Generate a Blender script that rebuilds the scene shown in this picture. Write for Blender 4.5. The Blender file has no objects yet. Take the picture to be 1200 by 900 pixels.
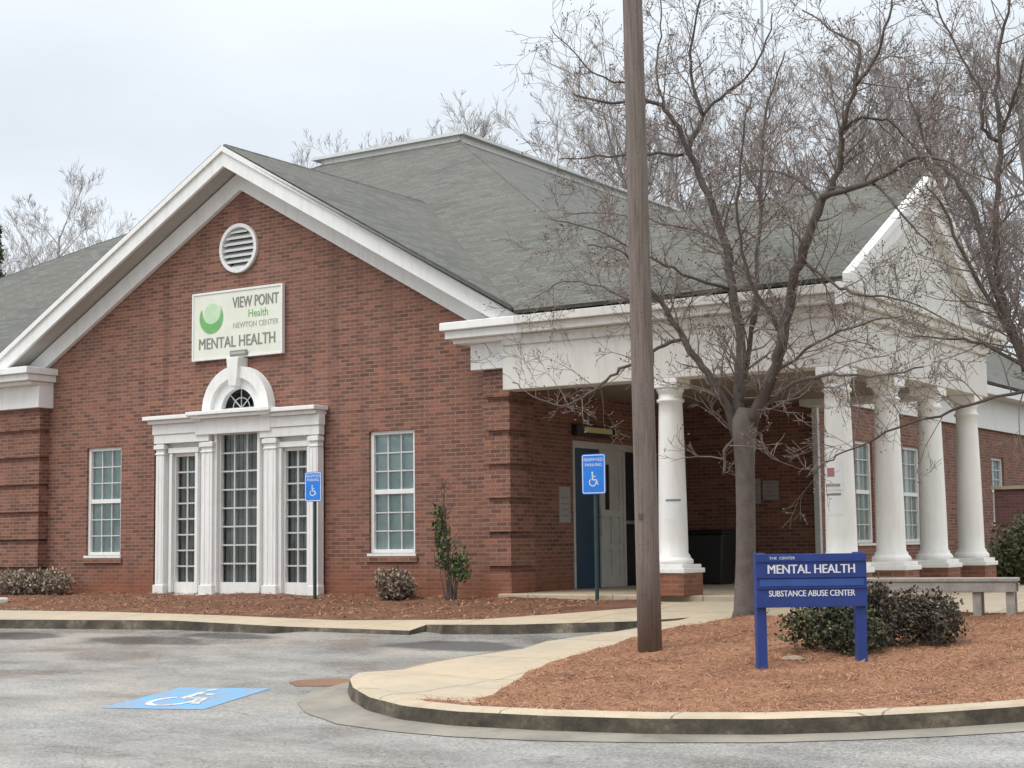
import bpy, math, random
from mathutils import Vector, Matrix, noise as mnoise
from mathutils.geometry import tessellate_polygon
rad = math.radians
SC = bpy.context.scene
COL = SC.collection

# ------------------------------------------------------------------ camera, sky, sun, exposure
E = 1.65                                    # eye height above the nearby asphalt
FPX, YAW, PITCH, ROLL = 1883.9, rad(33.087), rad(5.622), rad(-0.679)
_f = Vector((-math.sin(YAW)*math.cos(PITCH), math.cos(YAW)*math.cos(PITCH), math.sin(PITCH)))
_r0 = Vector((math.cos(YAW), math.sin(YAW), 0)); _u0 = _r0.cross(_f)
_r = math.cos(ROLL)*_r0 + math.sin(ROLL)*_u0
_u = -math.sin(ROLL)*_r0 + math.cos(ROLL)*_u0
cd = bpy.data.cameras.new('camera'); cam = bpy.data.objects.new('camera', cd); COL.objects.link(cam)
M = Matrix((( _r.x,_u.x,-_f.x,0),(_r.y,_u.y,-_f.y,0),(_r.z,_u.z,-_f.z,E),(0,0,0,1)))
cam.matrix_world = M
cd.sensor_fit = 'HORIZONTAL'; cd.sensor_width = 36; cd.lens = FPX*36/1200
cd.clip_start = .1; cd.clip_end = 1500
SC.camera = cam

W = bpy.data.worlds.new('World'); SC.world = W; W.use_nodes = True
nt = W.node_tree; nt.nodes.clear()
SUN_EL, SUN_AZ = rad(60), rad(205)          # azimuth measured from +Y clockwise: behind the camera
out = nt.nodes.new('ShaderNodeOutputWorld')
sky = nt.nodes.new('ShaderNodeTexSky'); sky.sky_type = 'NISHITA'; sky.sun_disc = False
sky.sun_elevation = SUN_EL; sky.sun_rotation = SUN_AZ
bgs = nt.nodes.new('ShaderNodeBackground'); bgs.inputs[1].default_value = .07
nt.links.new(sky.outputs[0], bgs.inputs[0])
tc = nt.nodes.new('ShaderNodeTexCoord'); sep = nt.nodes.new('ShaderNodeSeparateXYZ')
nt.links.new(tc.outputs['Generated'], sep.inputs[0])
rampN = nt.nodes.new('ShaderNodeValToRGB')      # overcast cloud: brighter towards the zenith
cr = rampN.color_ramp
cr.elements[0].position = 0; cr.elements[0].color = (.80,.835,.875,1)
cr.elements[1].position = 1; cr.elements[1].color = (1,1,1,1)
for p, c in ((.12,(.76,.81,.86)), (.24,(.68,.735,.79)), (.45,(.82,.86,.9))):
    e = cr.elements.new(p); e.color = (*c,1)
nt.links.new(sep.outputs[2], rampN.inputs[0])
gain = nt.nodes.new('ShaderNodeMapRange'); gain.inputs[1].default_value = .28; gain.inputs[2].default_value = .95
gain.inputs[3].default_value = 1.07; gain.inputs[4].default_value = 1.8
nt.links.new(sep.outputs[2], gain.inputs[0])
nz = nt.nodes.new('ShaderNodeTexNoise'); nz.inputs['Scale'].default_value = 2.2; nz.inputs['Detail'].default_value = 5
mpn = nt.nodes.new('ShaderNodeMapping'); mpn.inputs['Scale'].default_value = (1,1,3.2)
nt.links.new(tc.outputs['Generated'], mpn.inputs[0]); nt.links.new(mpn.outputs[0], nz.inputs['Vector'])
nr = nt.nodes.new('ShaderNodeMapRange'); nr.inputs[1].default_value = .3; nr.inputs[2].default_value = .7
nr.inputs[3].default_value = .87; nr.inputs[4].default_value = 1.08
nt.links.new(nz.outputs[0], nr.inputs[0])
mul = nt.nodes.new('ShaderNodeMath'); mul.operation = 'MULTIPLY'
nt.links.new(gain.outputs[0], mul.inputs[0]); nt.links.new(nr.outputs[0], mul.inputs[1])
bgc = nt.nodes.new('ShaderNodeBackground')
nt.links.new(rampN.outputs[0], bgc.inputs[0]); nt.links.new(mul.outputs[0], bgc.inputs[1])
mixw = nt.nodes.new('ShaderNodeMixShader'); mixw.inputs[0].default_value = .93
nt.links.new(bgs.outputs[0], mixw.inputs[1]); nt.links.new(bgc.outputs[0], mixw.inputs[2])
nt.links.new(mixw.outputs[0], out.inputs[0])

sd = bpy.data.lights.new('sun', 'SUN'); sd.energy = 1.7; sd.angle = rad(40); sd.color = (1,.97,.93)
so = bpy.data.objects.new('sun', sd); COL.objects.link(so)
sdir = Vector((math.sin(SUN_AZ)*math.cos(SUN_EL), math.cos(SUN_AZ)*math.cos(SUN_EL), math.sin(SUN_EL)))
so.rotation_euler = sdir.to_track_quat('Z','Y').to_euler(); so.location = (0,-5,30)

SC.view_settings.view_transform = 'Standard'; SC.view_settings.look = 'None'
SC.view_settings.exposure = 0.30; SC.view_settings.gamma = 1
SC.render.engine = 'CYCLES'

# ------------------------------------------------------------------ ground height, picture rays
KS = .065
def H(y):                                   # ground height in metres below the eye (eye = 0)
    y = max(2.0, min(21.4, y)); return -.97 - KS*(20-y)
def ray(px, py):
    d = _f*FPX + _r*(px-600) - _u*(py-450); return d/d.y
def G(px, py, off=0.0):                     # point of the sloping ground (plus off)
    d = ray(px, py); t = (-.97+off-KS*20)/(d.z-KS); p = d*t
    if p.y > 21.4: p = d*((-.97+off+KS*1.4)/d.z)
    return p
def PY(px, py, Y): return ray(px, py)*Y
def PX(px, py, X):
    d = ray(px, py); return d*(X/d.x)

# ------------------------------------------------------------------ materials
def newmat(name):
    m = bpy.data.materials.new(name); m.use_nodes = True
    n = m.node_tree; b = n.nodes['Principled BSDF']; return m, n, b
def N(n, t, **kw):
    x = n.nodes.new(t)
    for k, v in kw.items(): setattr(x, k, v)
    return x
def noise_node(n, vec, scale, detail=4, rough=.55):
    t = N(n,'ShaderNodeTexNoise'); t.inputs['Scale'].default_value = scale
    t.inputs['Detail'].default_value = detail; t.inputs['Roughness'].default_value = rough
    n.links.new(vec, t.inputs['Vector']); return t.outputs[0]
def ramp(n, val, stops):
    r = N(n,'ShaderNodeValToRGB'); c = r.color_ramp
    c.elements[0].position = stops[0][0]; c.elements[0].color = (*stops[0][1],1)
    c.elements[1].position = stops[-1][0]; c.elements[1].color = (*stops[-1][1],1)
    for p, col in stops[1:-1]:
        e = c.elements.new(p); e.color = (*col,1)
    n.links.new(val, r.inputs[0]); return r.outputs[0]
def mixc(n, fac, a, b, mode='MIX'):
    m = N(n,'ShaderNodeMix', data_type='RGBA', blend_type=mode)
    if isinstance(fac, (int,float)): m.inputs[0].default_value = fac
    else: n.links.new(fac, m.inputs[0])
    for i, v in ((6,a),(7,b)):
        if isinstance(v, tuple): m.inputs[i].default_value = (*v[:3],1)
        else: n.links.new(v, m.inputs[i])
    return m.outputs[2]
def mr(n, val, a, b, c, d):
    m = N(n,'ShaderNodeMapRange'); n.links.new(val, m.inputs[0])
    for i, v in enumerate((a,b,c,d)): m.inputs[i+1].default_value = v
    return m.outputs[0]
def math_(n, op, a, b=None):
    m = N(n,'ShaderNodeMath', operation=op)
    for i, v in enumerate((a,b)):
        if v is None: continue
        if isinstance(v,(int,float)): m.inputs[i].default_value = v
        else: n.links.new(v, m.inputs[i])
    return m.outputs[0]
def bump(n, b, h, strength=.3, dist=.01):
    x = N(n,'ShaderNodeBump'); x.inputs['Strength'].default_value = strength; x.inputs['Distance'].default_value = dist
    n.links.new(h, x.inputs['Height']); n.links.new(x.outputs[0], b.inputs['Normal'])
def pos(n): return N(n,'ShaderNodeNewGeometry').outputs['Position']

def simple(name, col, rough=.6, var=.25, scale=6, metal=0, bumps=.15, spec=.5):
    m, n, b = newmat(name); p = pos(n)
    a = noise_node(n, p, scale); f = noise_node(n, p, scale*9, 3)
    s = math_(n,'ADD', math_(n,'MULTIPLY', a, .65), math_(n,'MULTIPLY', f, .35))
    lo = tuple(c*(1-var) for c in col); hi = tuple(min(1,c*(1+var)) for c in col)
    n.links.new(ramp(n, s, [(.32,lo),(.68,hi)]), b.inputs['Base Color'])
    n.links.new(mr(n, a, .3,.7, rough*.85, min(1,rough*1.15)), b.inputs['Roughness'])
    b.inputs['Metallic'].default_value = metal; b.inputs['Specular IOR Level'].default_value = spec
    if bumps: bump(n, b, f, bumps, .01)
    return m
def wall_uv(n):                              # runs along whichever wall a face belongs to
    g = N(n,'ShaderNodeNewGeometry'); sp = N(n,'ShaderNodeSeparateXYZ'); sn = N(n,'ShaderNodeSeparateXYZ')
    n.links.new(g.outputs['Position'], sp.inputs[0]); n.links.new(g.outputs['True Normal'], sn.inputs[0])
    ax = math_(n,'GREATER_THAN', math_(n,'ABSOLUTE', sn.outputs[0]), .6)
    u = N(n,'ShaderNodeMix', data_type='FLOAT'); n.links.new(ax, u.inputs[0])
    n.links.new(sp.outputs[0], u.inputs[2]); n.links.new(sp.outputs[1], u.inputs[3])
    c = N(n,'ShaderNodeCombineXYZ'); n.links.new(u.outputs[0], c.inputs[0]); n.links.new(sp.outputs[2], c.inputs[1])
    return c.outputs[0], sp, g.outputs['Position']
def brick_mat(name, c1, c2, mort, clay=.8):
    m, n, b = newmat(name); uv, sp, p = wall_uv(n)
    t = N(n,'ShaderNodeTexBrick'); n.links.new(uv, t.inputs[0])
    for k, v in (('Scale',1),('Mortar Size',.008),('Brick Width',.21),('Row Height',.068),('Mortar Smooth',.2),('Bias',-.1)): t.inputs[k].default_value = v
    t.inputs['Color1'].default_value = (*c1,1); t.inputs['Color2'].default_value = (*c2,1); t.inputs['Mortar'].default_value = (*mort,1)
    big = noise_node(n, p, .55, 5); fine = noise_node(n, p, 30, 3)
    # a third tone on single bricks
    t2 = N(n,'ShaderNodeTexBrick'); n.links.new(uv, t2.inputs[0])
    for k, v in (('Scale',1),('Mortar Size',0.0),('Brick Width',.21),('Row Height',.068),('Bias',-.45)): t2.inputs[k].default_value = v
    t2.inputs['Color1'].default_value = (1,1,1,1); t2.inputs['Color2'].default_value = (.42,.38,.37,1)
    t2.offset_frequency = 2; t2.inputs['Mortar'].default_value = (1,1,1,1)
    mv = N(n,'ShaderNodeMapping'); mv.inputs['Location'].default_value = (.21*37, .068*46, 0)
    n.links.new(uv, mv.inputs[0]); n.links.new(mv.outputs[0], t2.inputs[0])
    c = mixc(n, 1.0, t.outputs[0], t2.outputs[0], 'MULTIPLY')
    c = mixc(n, t.outputs['Fac'], c, (*mort,))
    c = mixc(n, mr(n, big, .3,.7,.0,.32), c, (.22,.115,.085))
    c = mixc(n, mr(n, fine, .35,.75,.0,.22), c, (.06,.03,.03))
    zc = math_(n,'SUBTRACT', sp.outputs[2], E)
    st = math_(n,'ADD', zc, mr(n, noise_node(n,p,1.3,4), .3,.7,-.22,.22))
    c = mixc(n, math_(n,'MULTIPLY', mr(n, st, -.95,-.30, clay, 0), 1), c, (.25,.085,.04))
    ms = N(n,'ShaderNodeMapping'); ms.inputs['Scale'].default_value = (3.2,3.2,.22); n.links.new(p, ms.inputs[0])
    c = mixc(n, mr(n, noise_node(n, ms.outputs[0], 1.0, 6, .6), .52,.72,0,.38), c, (.075,.04,.032))
    n.links.new(c, b.inputs['Base Color']); b.inputs['Roughness'].default_value = .85
    h = math_(n,'ADD', math_(n,'MULTIPLY', t.outputs['Fac'], -1), math_(n,'MULTIPLY', fine, .4))
    bump(n, b, h, .5, .008); return m
MAT = {}
MAT['brick'] = brick_mat('brick', (.31,.122,.078), (.125,.049,.035), (.29,.215,.165))
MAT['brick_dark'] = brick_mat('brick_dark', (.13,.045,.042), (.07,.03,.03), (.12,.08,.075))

def shingle():
    m, n, b = newmat('shingles'); uv, sp, p = wall_uv(n)
    # row coordinate from height (slope ~30 deg), column along the eave
    g = N(n,'ShaderNodeNewGeometry'); sn = N(n,'ShaderNodeSeparateXYZ'); n.links.new(g.outputs['True Normal'], sn.inputs[0])
    ax = math_(n,'GREATER_THAN', math_(n,'ABSOLUTE', sn.outputs[0]), .3)
    u = N(n,'ShaderNodeMix', data_type='FLOAT'); n.links.new(ax, u.inputs[0])
    n.links.new(sp.outputs[0], u.inputs[2]); n.links.new(sp.outputs[1], u.inputs[3])
    c = N(n,'ShaderNodeCombineXYZ'); n.links.new(u.outputs[0], c.inputs[0]); n.links.new(math_(n,'MULTIPLY', sp.outputs[2], 2.03), c.inputs[1])
    t = N(n,'ShaderNodeTexBrick'); n.links.new(c.outputs[0], t.inputs[0])
    for k, v in (('Scale',1),('Mortar Size',.012),('Brick Width',.33),('Row Height',.145),('Mortar Smooth',.4)): t.inputs[k].default_value = v
    t.inputs['Bias'].default_value = 0; t.inputs['Color1'].default_value = (.150,.152,.130,1); t.inputs['Color2'].default_value = (.062,.066,.060,1); t.inputs['Mortar'].default_value = (.05,.052,.048,1)
    big = noise_node(n, p, .7, 5); fine = noise_node(n, p, 16, 5, .8)
    col = mixc(n, mr(n,big,.35,.65,0,.55), t.outputs[0], (.135,.128,.102))
    col = mixc(n, mr(n,fine,.42,.60,0,.75), col, (.055,.058,.053))
    n.links.new(col, b.inputs['Base Color']); b.inputs['Roughness'].default_value = .8
    bump(n, b, math_(n,'ADD', math_(n,'MULTIPLY', t.outputs['Fac'], -1), fine), .35, .008); return m
MAT['shingle'] = shingle()

def white_paint(name, col=(.80,.80,.785), dirt=.4, rough=.5):
    m, n, b = newmat(name); p = pos(n)
    mp = N(n,'ShaderNodeMapping'); mp.inputs['Scale'].default_value = (6,6,.9); n.links.new(p, mp.inputs[0])
    streak = noise_node(n, mp.outputs[0], 1.6, 5, .65); a = noise_node(n, p, 3, 4)
    c = mixc(n, mr(n, streak, .48,.8,0,dirt), (*col,), (col[0]*.62,col[1]*.58,col[2]*.5))
    c = mixc(n, mr(n, a, .45,.75,0,.22), c, (col[0]*.8,col[1]*.8,col[2]*.8))
    n.links.new(c, b.inputs['Base Color']); b.inputs['Roughness'].default_value = rough
    bump(n, b, noise_node(n,p,40,2), .06, .005); return m
MAT['white'] = white_paint('white_trim_paint')
MAT['column'] = white_paint('white_column_paint', (.82,.815,.79), .35)
MAT['soffit'] = white_paint('porch_ceiling_paint', (.25,.21,.165), .3, .7)  # ceiling colour darkened to deepen the porch shade
MAT['soffit_shaded'] = white_paint('shaded_soffit_paint', (.40,.385,.36), .3, .7)  # rake soffit greyed: the overhang's shade is put into the colour
MAT['aged_shaded_white'] = white_paint('aged_shaded_cream_paint', (.66,.645,.60), .5)  # dirty cream, with shade under the eave mixed into the colour
MAT['sill'] = white_paint('stained_white_paint', (.76,.70,.58), .5)

DAMP = []
for _x,_y,_a,_b in ((540,757,1.0,.5),(185,751,1.3,.45),(5,745,1.0,.4),(270,746,1.0,.3),(720,790,.6,.3)):
    _p = G(_x,_y); DAMP.append((_p.x,_p.y,_a,_b))
def asphalt():
    m, n, b = newmat('wet_asphalt'); p = pos(n)
    mp = N(n,'ShaderNodeMapping'); mp.inputs['Scale'].default_value = (.55,1.15,1); mp.inputs['Rotation'].default_value = (0,0,.25); n.links.new(p, mp.inputs[0])
    big = noise_node(n, mp.outputs[0], .42, 6, .6); mid = noise_node(n, mp.outputs[0], 1.7, 6, .65)
    fine = noise_node(n, p, 30, 5, .85); grit = noise_node(n, p, 42, 4, .9)
    c = ramp(n, mid, [(.3,(.15,.147,.139)),(.48,(.215,.211,.201)),(.62,(.285,.28,.268)),(.75,(.35,.345,.33))])
    c = mixc(n, mr(n, big, .47,.66,0,.6), c, (.36,.305,.24))                 # tan silt
    c = mixc(n, mr(n, grit, .51,.60,0,.75), c, (.47,.46,.435))
    c = mixc(n, mr(n, fine, .38,.5,.75,0), c, (.06,.057,.052))
    # damp hollows that stay dark
    for hx,hy,ra,rb in DAMP:
        sx_ = N(n,'ShaderNodeMapping'); sx_.inputs['Location'].default_value = (-hx/ra,-hy/rb,0); sx_.inputs['Scale'].default_value = (1/ra,1/rb,0)
        n.links.new(p, sx_.inputs[0]); ln = N(n,'ShaderNodeVectorMath', operation='LENGTH'); n.links.new(sx_.outputs[0], ln.inputs[0])
        dd = math_(n,'ADD', ln.outputs['Value'], math_(n,'MULTIPLY', math_(n,'SUBTRACT', mid, .5), 1.6))
        c = mixc(n, mr(n, dd, .75,1.15,.88,0), c, (.060,.059,.057))
    # hairline cracks
    vo = N(n,'ShaderNodeTexVoronoi', feature='DISTANCE_TO_EDGE'); vo.inputs['Scale'].default_value = .42
    wv = N(n,'ShaderNodeVectorMath', operation='ADD'); n.links.new(p, wv.inputs[0])
    nn = N(n,'ShaderNodeTexNoise'); nn.inputs['Scale'].default_value = 1.5; n.links.new(p, nn.inputs['Vector'])
    sc = N(n,'ShaderNodeVectorMath', operation='SCALE'); sc.inputs['Scale'].default_value = .9; n.links.new(nn.outputs['Color'], sc.inputs[0])
    n.links.new(sc.outputs[0], wv.inputs[1]); n.links.new(wv.outputs[0], vo.inputs['Vector'])
    c = mixc(n, mr(n, vo.outputs['Distance'], 0,.006,.45,0), c, (.06,.058,.055))
    n.links.new(c, b.inputs['Base Color'])
    wet = noise_node(n, mp.outputs[0], .6, 5, .6)
    n.links.new(mr(n, wet, .44,.60,.20,.60), b.inputs['Roughness'])
    bump(n, b, math_(n,'ADD', fine, grit), .35, .004); return m
MAT['asphalt'] = asphalt()
def concrete(name, c1, c2, stain, joints=False):
    m, n, b = newmat(name); p = pos(n)
    a = noise_node(n,p,.9,6,.6); d = noise_node(n,p,5,5,.6); f = noise_node(n,p,80,2)
    c = mixc(n, mr(n,a,.35,.65,0,1), (*c1,), (*c2,))
    c = mixc(n, mr(n,d,.5,.75,0,.5), c, (*stain,)); c = mixc(n, mr(n,f,.3,.6,.3,0), c, (.16,.14,.11))
    if joints:
        jt = N(n,'ShaderNodeTexBrick', offset=0.0); n.links.new(p, jt.inputs[0])
        for k, v in (('Scale',1),('Mortar Size',.011),('Brick Width',1.5),('Row Height',1.5),('Mortar Smooth',.3)): jt.inputs[k].default_value = v
        c = mixc(n, math_(n,'MULTIPLY', jt.outputs['Fac'], .75), c, (.10,.085,.065))
    n.links.new(c, b.inputs['Base Color']); n.links.new(mr(n,a,.35,.65,.5,.85), b.inputs['Roughness'])
    bump(n,b,f,.2,.004); return m
MAT['concrete'] = concrete('walk_concrete', (.52,.425,.295), (.40,.345,.26), (.36,.25,.15), True)
MAT['kerb'] = concrete('kerb_concrete', (.38,.315,.23), (.26,.225,.17), (.12,.105,.085))
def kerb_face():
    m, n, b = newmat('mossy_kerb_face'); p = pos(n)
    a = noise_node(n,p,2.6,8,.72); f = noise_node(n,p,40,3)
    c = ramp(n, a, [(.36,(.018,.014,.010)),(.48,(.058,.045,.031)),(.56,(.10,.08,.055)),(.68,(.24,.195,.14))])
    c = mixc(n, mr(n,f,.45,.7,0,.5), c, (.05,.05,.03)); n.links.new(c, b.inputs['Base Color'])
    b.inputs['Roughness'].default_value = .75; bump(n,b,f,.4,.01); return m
MAT['gutter'] = concrete('dirty_gutter_concrete', (.30,.27,.22), (.17,.16,.14), (.10,.09,.075))
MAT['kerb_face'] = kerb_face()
def straw_bed(name, lo, mid, hi):
    m, n, b = newmat(name); p = pos(n)
    a = noise_node(n,p,1.4,6,.6); f = noise_node(n,p,28,5,.75); g = noise_node(n,p,90,3,.8)
    s = math_(n,'ADD', math_(n,'MULTIPLY',f,.6), math_(n,'MULTIPLY',a,.4))
    c = ramp(n, s, [(.36,lo),(.5,mid),(.66,hi)])
    c = mixc(n, mr(n,g,.2,.45,.6,0), c, tuple(v*.35 for v in lo))
    n.links.new(c, b.inputs['Base Color']); b.inputs['Roughness'].default_value = .9
    bump(n,b,math_(n,'ADD',f,g),.8,.03); return m
MAT['mulch'] = straw_bed('pine_straw_mulch', (.13,.055,.028), (.33,.155,.08), (.48,.26,.15))
MAT['bed'] = straw_bed('wet_pine_straw', (.085,.038,.022), (.19,.083,.044), (.30,.15,.085))
MAT['earth'] = straw_bed('winter_ground', (.07,.06,.035), (.13,.10,.06), (.18,.14,.09))
def island_leaf(name, cols, rough=.6):
    m, n, b = newmat(name); g = N(n,'ShaderNodeNewGeometry')
    st = [(i/(len(cols)-1), c) for i, c in enumerate(cols)]
    n.links.new(ramp(n, g.outputs['Random Per Island'], st), b.inputs['Base Color'])
    b.inputs['Roughness'].default_value = rough; return m
MAT['straw'] = island_leaf('pine_needles', [(.17,.07,.035),(.33,.15,.075),(.46,.25,.14),(.27,.12,.065),(.52,.35,.22)], .8)
MAT['leaf_dark'] = island_leaf('dark_green_leaves', [(.012,.018,.01),(.03,.045,.018),(.05,.03,.03),(.02,.03,.015),(.13,.15,.03),(.035,.02,.022),(.06,.085,.02)])
MAT['leaf_plum'] = island_leaf('plum_brown_leaves', [(.02,.017,.012),(.06,.032,.026),(.045,.05,.022),(.09,.06,.04),(.03,.028,.018),(.07,.075,.03)])
MAT['leaf_green'] = island_leaf('cedar_leaves', [(.02,.035,.015),(.05,.085,.02),(.08,.14,.03),(.03,.05,.02)])
MAT['leaf_olive'] = island_leaf('olive_leaves', [(.03,.04,.02),(.09,.10,.04),(.14,.13,.06),(.05,.07,.03)])
MAT['twig_grey'] = island_leaf('grey_twigs', [(.16,.12,.085),(.25,.195,.15),(.33,.27,.21),(.17,.145,.09)])
MAT['brown_leaf'] = island_leaf('dry_brown_leaves', [(.10,.055,.04),(.17,.10,.075),(.22,.14,.10),(.08,.05,.04)])
MAT['bark'] = simple('grey_brown_bark', (.118,.097,.085), .9, .4, 7, bumps=.7)
MAT['twig'] = simple('brown_grey_twigs', (.175,.142,.125), .9, .35, 5, bumps=0)
MAT['bark_dark'] = simple('dark_branch_bark', (.094,.076,.066), .9, .35, 7, bumps=.5)
MAT['bark_far'] = simple('haze_paled_bark', (.36,.335,.325), .9, .2, 3, bumps=.2)  # bark paled so distance haze sits in the colour
MAT['bark_far2'] = simple('haze_greyed_bark', (.29,.258,.245), .9, .25, 3, bumps=.2)  # greyed for distance haze in the same way
def pole_mat():
    m, n, b = newmat('weathered_brown_pole'); p = pos(n)
    mp = N(n,'ShaderNodeMapping'); mp.inputs['Scale'].default_value = (26,26,1.1); n.links.new(p, mp.inputs[0])
    v = noise_node(n, mp.outputs[0], 1.6, 6, .65); a = noise_node(n, p, 1.1, 5); f = noise_node(n, p, 30, 4)
    c = ramp(n, v, [(.3,(.080,.060,.050)),(.48,(.155,.120,.101)),(.72,(.225,.182,.155))])
    c = mixc(n, mr(n,a,.4,.7,0,.45), c, (.19,.165,.15)); c = mixc(n, mr(n,f,.55,.75,0,.5), c, (.06,.05,.045))
    n.links.new(c, b.inputs['Base Color']); b.inputs['Roughness'].default_value = .8
    bump(n, b, math_(n,'ADD',v,math_(n,'MULTIPLY',f,.4)), .6, .01); return m
MAT['pole'] = pole_mat()
MAT['blue_sign'] = simple('blue_sign_paint', (.018,.045,.215), .5, .18, 5, bumps=.05)
MAT['blue_sign2'] = simple('lighter_blue_panel', (.03,.085,.31), .5, .15, 5, bumps=.05)
MAT['sign_blue'] = simple('bright_blue_sheet', (.015,.20,.70), .4, .12, 8, bumps=.03)
MAT['letter_white'] = simple('white_lettering', (.72,.74,.80), .5, .08, 8, bumps=0)
MAT['green_post'] = simple('dark_green_post', (.02,.05,.045), .5, .25, 9, bumps=.05)
MAT['sign_face'] = simple('cream_sign_face', (.72,.74,.64), .45, .06, 4, bumps=0)
MAT['letter_grey'] = simple('grey_olive_lettering', (.23,.225,.195), .6, .1, 8, bumps=0)
MAT['letter_pale'] = simple('pale_grey_lettering', (.38,.40,.34), .6, .1, 8, bumps=0)
MAT['logo_green'] = simple('green_emblem', (.16,.42,.14), .5, .15, 5, bumps=0)
MAT['logo_pale'] = simple('pale_green_emblem', (.50,.68,.46), .5, .1, 5, bumps=0)
MAT['door_blue'] = simple('dark_teal_blue_door', (.012,.045,.085), .4, .2, 4, bumps=.05)
MAT['door_grey'] = simple('grey_white_door', (.50,.48,.45), .5, .12, 5, bumps=.05)
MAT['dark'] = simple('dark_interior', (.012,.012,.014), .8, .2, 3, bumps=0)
MAT['black_plastic'] = simple('black_plastic', (.012,.012,.013), .45, .2, 6, bumps=.05)
MAT['yellow'] = simple('yellow_lens', (.62,.56,.22), .4, .1, 9, bumps=0)
MAT['paper'] = simple('white_paper', (.78,.79,.80), .7, .05, 9, bumps=0)
MAT['paper_grey'] = simple('grey_notice', (.34,.31,.31), .7, .1, 9, bumps=0)
MAT['red'] = simple('faded_red_print', (.42,.16,.18), .7, .1, 9, bumps=0)
MAT['bench'] = simple('weathered_grey_timber', (.33,.31,.275), .8, .3, 5, bumps=.4)
MAT['metal'] = simple('galvanised_metal', (.42,.43,.44), .4, .15, 8, metal=.8, bumps=.05)
MAT['stone'] = simple('pale_stone', (.30,.23,.16), .85, .3, 9, bumps=.5)
MAT['blind'] = simple('pale_teal_blind', (.78,.90,.89), .6, .12, 2, bumps=0)
MAT['vblind'] = simple('grey_vertical_blind', (.44,.46,.43), .7, .15, 3, bumps=0)
MAT['shade_slat'] = simple('grey_vent_slat', (.62,.63,.62), .5, .1, 6, bumps=0)
MAT['muntin'] = simple('grey_white_muntin', (.55,.56,.55), .5, .1, 6, bumps=0)
def paint_on_asphalt(name, col):
    m, n, b = newmat(name); p = pos(n)
    w = noise_node(n,p,5,8,.75); g = noise_node(n,p,85,3,.85)
    c = mixc(n, mr(n,w,.43,.60,.05,.85), (*col,), (.25,.245,.235)); c = mixc(n, mr(n,g,.46,.58,0,.55), c, (.30,.295,.285))
    n.links.new(c, b.inputs['Base Color']); b.inputs['Roughness'].default_value = .5; bump(n,b,g,.3,.003); return m
MAT['blue_paint'] = paint_on_asphalt('worn_blue_paint', (.05,.36,.74))
MAT['white_paint_road'] = paint_on_asphalt('worn_white_paint', (.78,.80,.82))
MAT['silt'] = straw_bed('red_clay_silt', (.22,.11,.06), (.30,.16,.095), (.36,.21,.13))
def glass(name, tint=(.93,.985,.985)):
    m = bpy.data.materials.new(name); m.use_nodes = True; n = m.node_tree; n.nodes.clear()
    o = N(n,'ShaderNodeOutputMaterial'); t = N(n,'ShaderNodeBsdfTransparent'); t.inputs[0].default_value = (*tint,1)
    g = N(n,'ShaderNodeBsdfGlossy'); g.inputs['Roughness'].default_value = .03
    fr = N(n,'ShaderNodeFresnel'); fr.inputs[0].default_value = 1.5
    nb = N(n,'ShaderNodeBump'); nb.inputs['Strength'].default_value = .04; nb.inputs['Distance'].default_value = .02
    n.links.new(noise_node(n,pos(n),2.5,2), nb.inputs['Height']); n.links.new(nb.outputs[0], g.inputs['Normal'])
    mx = N(n,'ShaderNodeMixShader'); n.links.new(math_(n,'MULTIPLY',fr.outputs[0],1.15), mx.inputs[0])
    n.links.new(t.outputs[0], mx.inputs[1]); n.links.new(g.outputs[0], mx.inputs[2]); n.links.new(mx.outputs[0], o.inputs[0]); return m
MAT['glass'] = glass('window_glass'); MAT['glass_dark'] = glass('dark_glass', (.35,.38,.38))

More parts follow.
